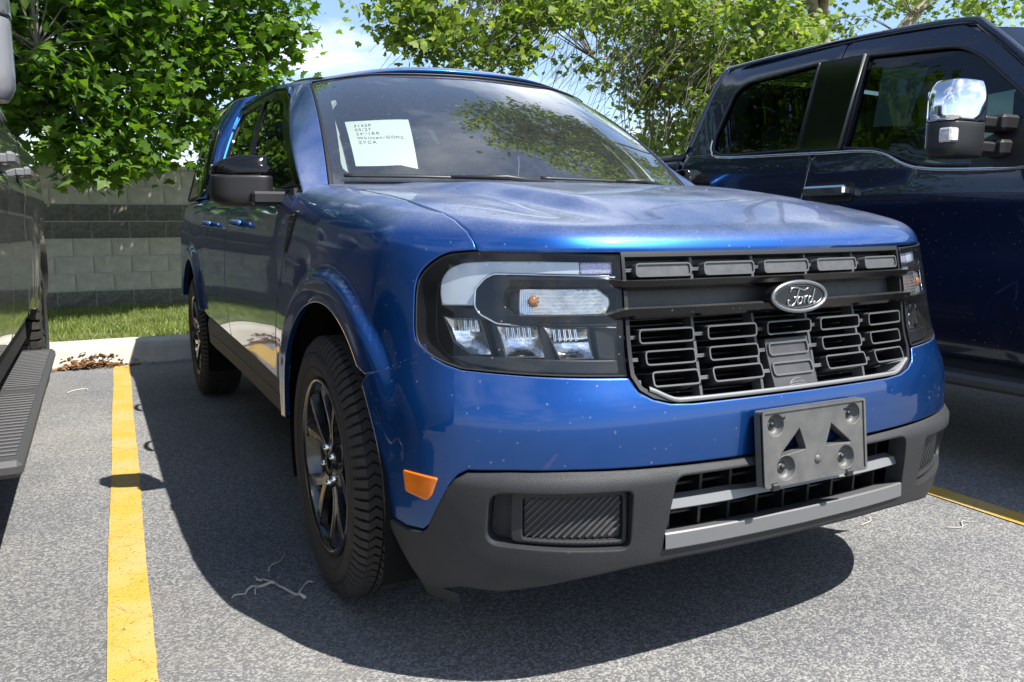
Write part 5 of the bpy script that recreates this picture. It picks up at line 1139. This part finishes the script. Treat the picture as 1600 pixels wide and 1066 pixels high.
tree('maple_tree', 'dense dark green maple at the left edge, its trunk behind the grey truck', 'tree',
     [((-2.15, 8.0, .05), .15), ((-2.13, 7.98, .9), .125), ((-2.10, 7.95, 1.9), .11), ((-2.0, 7.9, 3.0), .085), ((-1.95, 7.9, 4.6), .04)],
     [[((-2.1, 7.95, 1.8), .06), ((-1.5, 7.7, 2.35), .04), ((-.9, 7.5, 2.75), .02)], [((-2.1, 7.95, 2.0), .06), ((-2.7, 7.6, 2.6), .04), ((-3.4, 7.4, 3.0), .02)], [((-2.0, 7.9, 2.6), .05), ((-1.3, 7.9, 3.3), .03), ((-.8, 7.9, 3.9), .015)], [((-2.1, 7.95, 1.9), .05), ((-1.9, 7.2, 2.3), .03), ((-1.7, 6.8, 2.5), .015)]],
     [((-2.2, 7.6, 3.3), (1.5, 1.1, 1.1), 150), ((-1.35, 7.5, 2.55), (.85, .8, .75), 110), ((-2.0, 7.4, 2.35), (.9, .7, .55), 80), ((-1.25, 7.35, 1.78), (.45, .5, .28), 34), ((-.85, 7.5, 3.1), (.6, .7, .55), 50), ((-3.2, 7.6, 2.9), (1.1, .9, .8), 60), ((-1.35, 7.3, 1.56), (.20, .25, .12), 7), ((-4.6, 7.6, 4.2), (2.0, 1.3, 1.7), 170), ((-2.2, 7.6, 5.3), (2.3, 1.3, 1.2), 130), ((-1.9, 6.2, 4.9), (1.9, 1.2, .7), 210)],
     'maple', .112, 'maple_leaf', 'bark', 300, 21)
tree('maple_tree', 'leafy green maple whose thin trunk rises behind the camper shell of the blue truck', 'tree',
     [((-.20, 8.55, .05), .085), ((-.19, 8.55, 1.2), .072), ((-.21, 8.52, 2.1), .06), ((-.30, 8.4, 3.0), .045), ((-.35, 8.3, 4.4), .02)],
     [[((-.21, 8.5, 2.0), .035), ((.2, 8.1, 2.5), .022), ((.55, 7.8, 2.95), .012)], [((-.2, 8.5, 2.2), .035), ((-.6, 8.2, 2.6), .022), ((-.9, 8.0, 2.9), .012)], [((-.27, 8.45, 2.7), .03), ((.15, 8.2, 3.4), .02), ((.4, 8.0, 3.8), .01)]],
     [((-.35, 8.0, 3.45), (.95, .9, .85), 105), ((.05, 7.9, 2.72), (.55, .6, .42), 48), ((.42, 7.8, 2.98), (.34, .4, .22), 15), ((-.45, 7.9, 2.30), (.42, .5, .32), 26), ((-.62, 7.75, 1.86), (.26, .35, .20), 11), ((.30, 7.9, 3.5), (.5, .6, .4), 26)],
     'maple', .106, 'maple_leaf', 'bark', 300, 22)
tree('plane_tree', 'spreading pale green tree with bare hanging twigs, rising behind the navy truck', 'tree',
     [((9.9, 9.2, .05), .30), ((9.85, 9.15, 1.6), .25), ((9.8, 9.1, 3.2), .22), ((9.6, 9.0, 4.6), .15), ((9.4, 8.9, 6.5), .07)],
     [[((9.85, 9.1, 2.6), .16), ((11.0, 8.8, 4.0), .12), ((12.4, 8.6, 5.4), .07), ((13.6, 8.3, 6.4), .03)], [((9.8, 9.1, 3.2), .13), ((8.2, 8.8, 4.0), .09), ((6.2, 8.4, 4.55), .055), ((4.2, 8.0, 4.5), .03), ((2.6, 7.8, 4.1), .012)],
      [((9.7, 9.05, 4.0), .11), ((8.4, 8.3, 5.2), .07), ((6.6, 7.4, 6.0), .04), ((4.9, 6.6, 6.3), .015)], [((9.8, 9.1, 3.0), .10), ((8.8, 9.4, 3.6), .06), ((7.2, 9.6, 3.7), .035), ((5.6, 9.6, 3.5), .012)], [((9.8, 9.1, 2.9), .09), ((8.9, 8.4, 3.5), .06), ((7.8, 7.9, 3.9), .03)],
      [((6.8, 8.5, 4.45), .035), ((5.4, 8.1, 4.0), .02), ((4.0, 7.9, 3.6), .01)], [((8.4, 8.8, 3.95), .04), ((6.9, 8.8, 3.7), .022), ((5.5, 8.7, 3.2), .01)], [((9.7, 9.05, 4.3), .10), ((7.6, 6.8, 5.8), .07), ((5.6, 4.8, 6.3), .04), ((4.0, 3.4, 6.2), .015)], [((9.6, 9, 4.6), .08), ((9.0, 7.6, 5.8), .05), ((8.6, 6.4, 6.4), .02)]],
     [((7.4, 8.6, 3.75), (1.9, 1.0, .80), 170), ((4.9, 8.2, 3.95), (1.9, .8, .45), 80), ((4.2, 8.1, 3.35), (1.3, .6, .38), 16), ((3.0, 7.9, 3.65), (1.2, .7, .46), 50), ((2.0, 7.8, 3.38), (.50, .5, .36), 26), ((2.15, 7.7, 2.95), (.35, .4, .16), 10), ((3.0, 7.8, 3.05), (.7, .4, .16), 14),
      ((6.9, 8.7, 2.85), (1.0, .8, .60), 70), ((5.7, 8.5, 3.0), (.7, .6, .4), 9), ((9.9, 10.1, 4.4), (1.9, .8, .8), 80), ((8.4, 9.0, 3.3), (1.3, .9, .7), 60), ((12.6, 8.6, 5.2), (2.2, 1.4, .9), 90), ((5.6, 10.4, 5.2), (3.4, 1.2, 1.2), 110), ((2.4, 3.4, 6.3), (.8, 1.0, .6), 50), ((10.4, 10.6, 6.4), (3.0, 1.6, 1.3), 90), ((3.7, 3.5, 6.1), (1.2, 1.6, .9), 130), ((5.3, 3.7, 6.2), (1.5, 1.7, 1.0), 150), ((6.6, 4.3, 5.5), (1.2, 1.3, .8), 80), ((6.6, 9.2, 2.0), (.7, .6, .6), 34)],
     'plane', .112, 'plane_leaf', 'pale_bark', 300, 23, .6, twigs=[((4.6, 8.2, 3.4), (2.0, .6, .55), 300), ((6.2, 8.5, 3.0), (1.2, .6, .7), 150), ((2.4, 7.8, 3.3), (.7, .4, .4), 50), ((8.0, 8.8, 3.4), (1.6, .8, .8), 110)], twigdir=(-.62, -.1, -.70), per=26)
tree('shrub', 'greyish green tall shrub behind the wall, seen between the two trucks', 'shrub',
     [((9.6, 12.4, .05), .07), ((9.6, 12.4, .9), .06), ((9.7, 12.4, 1.9), .03)], [[((9.6, 12.4, .8), .04), ((9.0, 12.2, 1.8), .02), ((8.6, 12.1, 2.5), .01)], [((9.6, 12.4, .9), .04), ((10.3, 12.3, 1.9), .02)]],
     [((9.4, 12.4, 2.0), (1.5, .9, 1.3), 130), ((7.6, 12.6, 1.7), (1.0, .8, 1.1), 60), ((11.6, 12.8, 2.2), (1.6, .9, 1.4), 90)], 'plane', .12, 'shrub_leaf', 'bark', 120, 24, .9)
# ------------------------------------------------------------------ the two neighbouring trucks
mat('grey_paint', (.115, .112, .106), .28, .55, 1.0, dust=.35)
mat('navy_paint', (.0022, .0055, .026), .25, .3, 1.0, dust=.25, coatr=.01)
mat('tread_plate', (.055, .056, .058), .45, bump=(500, .1))
mat('handle_grey', (.20, .20, .21), .35, .3, .4)
WRZ = [.30, .42, .50, .75, 1.0, 1.2, 1.34, 1.42, 1.60, 1.80, 1.90, 1.95]; WRX = [.93, .965, .985, 1.0, 1.005, 1.0, .985, .955, .90, .845, .80, .74]
WRS = pchip(WRZ, WRX)
ARC2 = lambda cy: [(cy+.53*math.cos(a), .40+.50*math.sin(a)) for a in np.linspace(R(-2), R(182), 22)]
def neighbour(name, label, X0, Y0, paint, lift, seed, handle_m, chrome, grp=None):
    t = thing(name, label, 'pickup truck', (X0, Y0, 0))
    def sf(g):
        def f(a, b, o=0.):
            def P_(y, z):
                w = WRS(z)*(1-.10*sstep(.35, .0, y)-.05*sstep(5.6, 5.9, y)); 
                for cy in (.95, 4.70): w = w+.022*sstep(.66, .53, np.hypot(y-cy, z-.40))*sstep(1.1, .9, z)
                w = w+.012*np.exp(-((z-1.10)/.05)**2)-.010*np.exp(-((z-.93)/.09)**2)
                return np.stack([g*w, y, z+lift], -1)
            a = np.asarray(a, float); b = np.asarray(b, float); e = 2e-3
            n = np.cross(P_(a+e, b)-P_(a-e, b), P_(a, b+e)-P_(a, b-e)); n *= g; n /= np.linalg.norm(n, axis=-1, keepdims=True)+1e-12
            return P_(a, b)+n*o, n
        return f
    fr = ARC2(.95); rr = ARC2(4.70)
    FEN = [(.06, 1.28), (.05, .60)]+fr[::-1]+[(1.495, .46), (1.50, .70), (1.40, .95), (1.36, 1.20), (1.36, 1.345), (.3, 1.30)]
    DR1 = [(1.365, 1.345), (1.365, 1.20), (1.405, .95), (1.505, .70), (1.50, .46), (2.655, .46), (2.70, .80), (2.690, 1.10), (2.645, 1.36), (2.27, 1.345), (2.02, 1.257), (1.62, 1.232)]
    DR2 = [(2.662, .46), (2.707, .80), (2.697, 1.10), (2.652, 1.36), (3.44, 1.425), (3.66, 1.425), (3.665, .95), (3.62, .72), (3.60, .46)]
    BED = [(3.70, .46), (3.70, 1.40), (5.90, 1.42), (5.90, .62), (5.30, .55)]+[(a, b) for a, b in rr if a < 5.24]+[(4.15, .46)]
    GF = rnd([(2.462, 1.375), (2.262, 1.356), (2.018, 1.268), (1.64, 1.243), (1.50, 1.33), (1.652, 1.52), (1.878, 1.712), (1.985, 1.768), (2.46, 1.812)], [.01, .06, .06, .02, .02, .02, .08, .06, .02])
    GR = rnd([(2.76, 1.392), (3.31, 1.402), (3.42, 1.440), (3.435, 1.52), (3.355, 1.76), (3.275, 1.808), (2.76, 1.828)], [.01, .04, .03, .02, .04, .05, .01])
    CAB1 = [(1.365, 1.345), (1.62, 1.232), (2.02, 1.257), (2.27, 1.345), (2.645, 1.36), (2.612, 1.905), (2.0, 1.862), (1.86, 1.79), (1.60, 1.56)]
    CAB2 = [(2.652, 1.36), (3.44, 1.425), (3.66, 1.425), (3.60, 1.62), (3.50, 1.872), (3.43, 1.912), (2.619, 1.906)]
    for g in (-1, 1):
        f = sf(g)
        panel('fender', FEN, f, paint, t, step=.09, bedge=.04, th=.03)
        for k, (poly, cab_, gl, hy, gm) in enumerate(((DR1, CAB1, GF, 2.50, 'window_dark'), (DR2, CAB2, GR, 3.40, 'window_dark'))):
            d = panel('door', poly, f, paint, t, step=.10, bedge=.04, th=.03)
            panel('window_frame', cab_, f, paint if k == 0 else paint, d, holes=[gl], o=.0, th=.03, step=.10, bedge=.03)
            panel('window', gl, f, gm, d, o=-.012, th=0, step=.12, bedge=.04)
            q = np.array(gl+[gl[0]]); mb = MB(); mb.tube(f(q[:, 0], q[:, 1], .002)[0], .008, 6); mb.build('window_seal', 'black_plastic', d)
            mb = MB(); P, N = f(np.array(hy), np.array(1.172)); mb.box(P+N*.045, (.034, .255, .046), bev=.010); mb.box(P+N*.02+np.array([0, .105, 0]), (.06, .04, .036), bev=.006); mb.box(P+N*.02-np.array([0, .105, 0]), (.06, .04, .036), bev=.006)
            h = mb.build('handle', handle_m, d)
            panel('handle_cup', rnd(rect(hy-.14, 1.125, hy+.14, 1.22), .03), f, 'black_plastic', h, o=.002, th=0, step=.1)
        if chrome:
            bl = [(3.445, 1.50), (3.425, 1.435), (3.31, 1.392), (2.65, 1.362), (2.27, 1.342), (2.02, 1.254), (1.50, 1.228)]; q = np.array(smooth_loop(bl, 8, False)); mb = MB(); mb.tube(f(q[:, 0], q[:, 1], .006)[0], .0085, 6, True, .7); mb.build('belt_trim', 'chrome', t)
            panel('pillar_cover', [(2.48, 1.372), (2.75, 1.385), (2.75, 1.832), (2.475, 1.82)], f, 'gloss_black', t, o=.004, th=.01, step=.1)
            mb = MB(); q = np.array([(2.483, 1.372), (2.472, 1.818)]); mb.tube(f(q[:, 0], q[:, 1], .012)[0], .008, 6); mb.build('pillar_trim', 'lip_grey', t)
        panel('bed_side', BED, f, paint, t, step=.10, bedge=.04, th=.05)
        panel('cab_corner', [(3.668, 1.42), (3.695, 1.42), (3.64, 1.62), (3.535, 1.875), (3.505, 1.872), (3.605, 1.62)], f, paint, t, step=.10, th=.03)
        mb = MB(); q = np.array([(1.38, 1.37), (1.60, 1.585), (1.87, 1.815), (2.02, 1.880), (2.62, 1.925), (3.43, 1.930), (3.52, 1.885), (3.66, 1.44)]); q = np.array(smooth_loop(q, 6, False)); mb.tube(f(q[:, 0], q[:, 1], -.012)[0], .024, 8); mb.build('roof_rail', paint, t)
        # rocker and running board
        mb = MB(); mb.box((g*.93, 2.58, .44+lift*.6), (.06, 2.2, .14), bev=.02); mb.build('rocker', 'dark_plastic', t)
        bd = MB(); zb = .355 if lift else .385; bd.box((g*1.0, 2.52, zb), (.17, 2.36, .05), bev=.015); b_ = bd.build('running_board', 'tread_plate', t)
        for k in range(46 if lift else 0):
            if 19 < k < 24: continue
            mb = MB(); mb.box((g*1.0, 1.42+.048*k, zb+.027), (.135, .016, .007), bev=.003); mb.build('tread_rib', 'tread_plate', b_)
        for yy in (2.38, 2.50) if lift else ():
            mb = MB(); mb.box((g*1.0, yy, zb+.027), (.10, .012, .006), bev=.002); mb.build('tread_rib', 'tread_plate', b_)
        # mirror
        mi = bpy.data.objects.new('mirror', None); COL.objects.link(mi); mi.parent = t
        xi, xo, y0, y1, z0, z1 = (1.18, 1.405, 1.62, 1.745, 1.265, 1.545) if not lift else (.93, 1.155, 1.19, 1.31, 1.335, 1.66)
        def hs(zb0, zb1, nm, m_, infl=0., sl=.0):
            V = []; F = []; na = 24; nz = 7
            for j in range(nz):
                z = zb0+(zb1-zb0)*j/(nz-1); w = (z-z0)/(z1-z0); k = 1-.22*max(0, (w-.72)/.28)**2-.10*max(0, (.15-w)/.15)**2
                for a in range(na):
                    th = 2*math.pi*a/na; c, s_ = math.cos(th), math.sin(th); hx = (xo-xi)/2+infl; hy = (y1-y0)/2*(1.25 if s_ < 0 else .8)+infl
                    xx = (xi+xo)/2-(1-k)*.06+math.copysign(abs(c)**.45, c)*hx*k; V.append((g*xx, (y0+y1)/2+math.copysign(abs(s_)**.7, s_)*hy*k, z+.02*max(0, w-.7)*(xi-xx)))
            for j in range(nz-1): F += [[j*na+a, j*na+(a+1) % na, (j+1)*na+(a+1) % na, (j+1)*na+a] for a in range(na)]
            F += [list(range(na))[::-1], [(nz-1)*na+a for a in range(na)]]; mb = MB(); mb.add(V, F, True); return mb.build(nm, m_, mi, bevel=.006)
        zc = z0+(z1-z0)*(.46 if chrome else .62); hs(z0, zc-.002, 'mirror_housing', 'black_plastic' if chrome else 'handle_grey'); hs(zc, z1, 'mirror_cap', 'chrome' if chrome else 'grey_paint', .003)
        mb = MB(); mb.box((g*(xi+xo)/2, y1-.012, (z0+z1)/2), (xo-xi-.06, .008, (z1-z0)*.74), bev=.003); mb.build('mirror_glass', 'chrome', mi)
        if chrome:
            mb = MB(); mb.box((g*(xo-.012), (y0+y1)/2-.055, z0+.075), (.05, .05, .052), bev=.006); mb.build('signal_lens', 'turn_clear', mi)
        for zz in (z0+(z1-z0)*.50, z0+(z1-z0)*.16):
            mb = MB(); mb.box((g*(xi+.93)/2, (y0+y1)/2, zz), (abs(xi-.93)+.04, .045, .045), bev=.008); mb.box((g*.99, (y0+y1)/2+.0, zz), (.14, .10, .062), bev=.012); mb.build('mirror_arm', 'black_plastic', mi)
        panel('mirror_sail', [(1.50, 1.235), (1.80, 1.24), (1.78, 1.34), (1.62, 1.42)] if chrome else [(1.20, 1.33), (1.42, 1.33), (1.40, 1.46), (1.34, 1.52)], f, 'black_plastic', t, o=.010, th=.02, step=.1)
        if lift:
            for zz in (1.45,): pass
        mb = MB(); q = np.array([(3.72, 1.425), (5.88, 1.445)]); mb.tube(f(q[:, 0], q[:, 1], -.03)[0], .03, 8); mb.build('bed_rail', 'black_plastic', t)
        # lamps at both ends
        panel('headlight', rnd(rect(.055, .95, .26, 1.22), .03), f, 'turn_clear', t, o=.004, th=.02, step=.08)
        panel('tail_light', rnd(rect(5.80, .95, 5.89, 1.36), .02), f, 'tail_red', t, o=.004, th=.02, step=.08)
    def cross(nm, rows, m, nx=17, th=0):
        mb = MB(); V = []; m_ = len(rows)
        for (w, y, z, cr, bow) in rows: V += [(w*u, y+bow*u*u, z-cr*abs(u)**2.2+lift) for u in np.linspace(-1, 1, nx)]
        mb.add(V, [[r_*nx+i, r_*nx+i+1, (r_+1)*nx+i+1, (r_+1)*nx+i] for r_ in range(m_-1) for i in range(nx-1)], True); return mb.build(nm, m, t)
    cross('hood', [(.88, .02, 1.16, .0, .10), (.90, .04, 1.26, .0, .10), (.91, .12, 1.33, .03, .08), (.95, .6, 1.385, .05, .02), (.97, 1.1, 1.41, .07, 0), (.965, 1.38, 1.42, .08, 0)], paint)
    cross('windshield', [(.93, 1.33, 1.40, .03, .12), (.86, 1.66, 1.66, .035, .10), (.79, 1.93, 1.885, .035, .08)], 'window_dark')
    cross('roof', [(.79, 1.935, 1.889, .035, .08), (.80, 2.2, 1.955, .05, .0), (.80, 2.7, 1.975, .05, 0), (.80, 3.3, 1.965, .05, 0), (.79, 3.54, 1.90, .02, 0)], paint)
    cross('rear_window', [(.80, 3.56, 1.88, .02, 0), (.93, 3.68, 1.42, 0, 0), (.95, 3.69, 1.30, 0, 0)], 'window_dark')
    cross('grille', [(.86, .015, 1.15, 0, .10), (.88, -.005, .95, 0, .10), (.88, .01, .72, 0, .10)], 'gloss_black')
    for k in range(5): mb = MB(); mb.box((0, -.005+.0, 1.10-.085*k+lift), (1.10, .03, .022), bev=.005); mb.build('grille_slat', 'handle_grey', t)
    cross('bumper', [(.93, -.03, .74, 0, .12), (.95, -.06, .68, 0, .12), (.95, -.06, .52, 0, .12), (.90, .02, .44, 0, .12)], 'chrome' if chrome else 'dark_plastic')
    cross('tailgate', [(.93, 5.90, 1.42, 0, -.01), (.94, 5.91, .65, 0, -.01)], paint); cross('rear_bumper', [(.92, 5.93, .70, 0, -.03), (.94, 6.02, .69, 0, -.03), (.94, 6.02, .50, 0, -.03)], 'chrome' if chrome else 'dark_plastic')
    mb = MB(); mb.box((0, 2.9, .66+lift), (1.80, 5.4, .10)); mb.box((0, 2.9, .48+lift), (1.1, 5.6, .26)); mb.box((0, .75, .95+lift), (1.2, 1.1, .5)); mb.box((0, 4.8, .95+lift), (1.5, 2.1, .08)); mb.box((0, 3.72, 1.0+lift), (1.7, .04, .7)); mb.box((0, 1.40, .98+lift), (1.7, .05, .6)); mb.build('underbody', 'soft_black', t)
    for y in (2.35, 3.25):
        for x in (-.42, .42):
            mb = MB(); mb.box((x, y, 1.28+lift), (.50, .15, .62), R_(-12), .05); mb.box((x, y+.07, 1.66+lift), (.27, .09, .18), bev=.03); mb.build('seat', 'seat_grey', t)
    mb = MB(); mb.box((0, 1.62, 1.22+lift), (1.7, .45, .2), bev=.05); mb.build('dashboard', 'dash_black', t)
    for cy in (.95, 4.70):
        for g in (-1, 1):
            V = []; n = 18
            for k in range(n+1):
                a = R(-2)+R(184)*k/n
                for x in (.55, .975): V.append((g*x, cy+.525*math.cos(a), .40+lift+.495*math.sin(a)))
            F = [[2*k, 2*k+1, 2*k+3, 2*k+2] for k in range(n)]; b0 = len(V); V.append((g*.55, cy, .4+lift)); F += [[2*k, 2*k+2, b0] for k in range(n)]; mb = MB(); mb.add(V, F); mb.build('wheel_liner', 'soft_black', t)
    rt = .415 if lift else .405
    w0 = make_wheel(t, rt, .29, .245, 'plain', rimmat='rim_dark', lugs=6 if lift else 8, blocks=44)
    for i, (g, y) in enumerate(((-1, .95), (-1, 4.70), (1, .95), (1, 4.70))):
        c = w0 if i == 0 else copy_tree(w0, t); c.location = (g*.848, y, rt); c.rotation_euler = (R(33*i), 0, 0 if g < 0 else math.pi)
    return t
def R_(d): return Matrix.Rotation(R(d), 3, 'X')
glass_mat('window_dark', (.20, .27, .26), 1.0, .0); mat('tail_red', (.35, .01, .01), .2, 0, .6)
neighbour('pickup_truck', 'dusty dark grey pickup truck with a ribbed running board, cut by the left edge', -2.70, -.05, 'grey_paint', .10, 1, 'handle_grey', False)
neighbour('pickup_truck', 'glossy navy crew cab pickup truck with chrome trim and tall chrome capped mirrors', 2.80, -.92, 'navy_paint', 0., 2, 'chrome', True)
# ---- papers
def paper_sheet(corner_pts, label, rows=10, normal=(0, -1, 0)):
    a, b, c, d = (np.array(p, float) for p in corner_pts); V = []; n = rows
    for i in range(n+1):
        for j in range(n+1):
            u, w = j/n, i/n; p = a*(1-u)*(1-w)+b*u*(1-w)+c*u*w+d*(1-u)*w; V.append(p)
    mb = MB(); mb.add(V, [[i*(n+1)+j, i*(n+1)+j+1, (i+1)*(n+1)+j+1, (i+1)*(n+1)+j] for i in range(n) for j in range(n)], True); return mb
def windshield_paper():
    t = thing('paper_sheet', 'white paper sheet with printed stock lines inside the blue truck windshield', 'paper'); n = 14; V = []
    A, B, C, D, E_ = (np.array(q) for q in ((-.643, .498), (-.397, .494), (-.434, .104), (-.49, .140), (-.645, .126)))
    def mp(u, w):                                      # u right, w down
        top = A*(1-u)+B*u; k = .62; bot = E_*(1-u/k)+D*(u/k) if u < k else D*(1-(u-k)/(1-k))+C*((u-k)/(1-k)); q = top*(1-w)+bot*w
        return cabf(np.array(q[0]), np.array(q[1]), -.010-.006*math.sin(u*3)*w)[0]
    V = [mp(j/n, i/n) for i in range(n+1) for j in range(n+1)]; mb = MB(); mb.add(V, [[i*(n+1)+j, i*(n+1)+j+1, (i+1)*(n+1)+j+1, (i+1)*(n+1)+j] for i in range(n) for j in range(n)], True); mb.build('sheet', 'paper', t)
    for k, s in enumerate(("3143P", "05/27", "24'/1RR", "Whitten/GOMC", "ZYCA")):
        me = text_mesh(s, .084, 0.0, 'LEFT', 1.3); 
        for v in me.vertices:
            u = .125+v.co.x*1.02; w = .150+.098*k-v.co.y; v.co = Vector(mp(u, w))+Vector((0, -.0006, .0006))
        link('print_line', me, 'ink', t)
windshield_paper()
def side_paper():
    f0 = np.array([2.80, -.92, 0]); q = [(2.372, 1.736), (2.126, 1.706), (2.155, 1.452), (2.346, 1.467)]
    V = [np.array([-(float(WRS(z))-.017), y, z])+f0 for y, z in q]; mb = paper_sheet(V, '', 6); o = mb.build('paper_sheet', 'paper'); return tag(o, 'paper sheet hanging inside the front side window of the navy truck', 'paper')
side_paper()
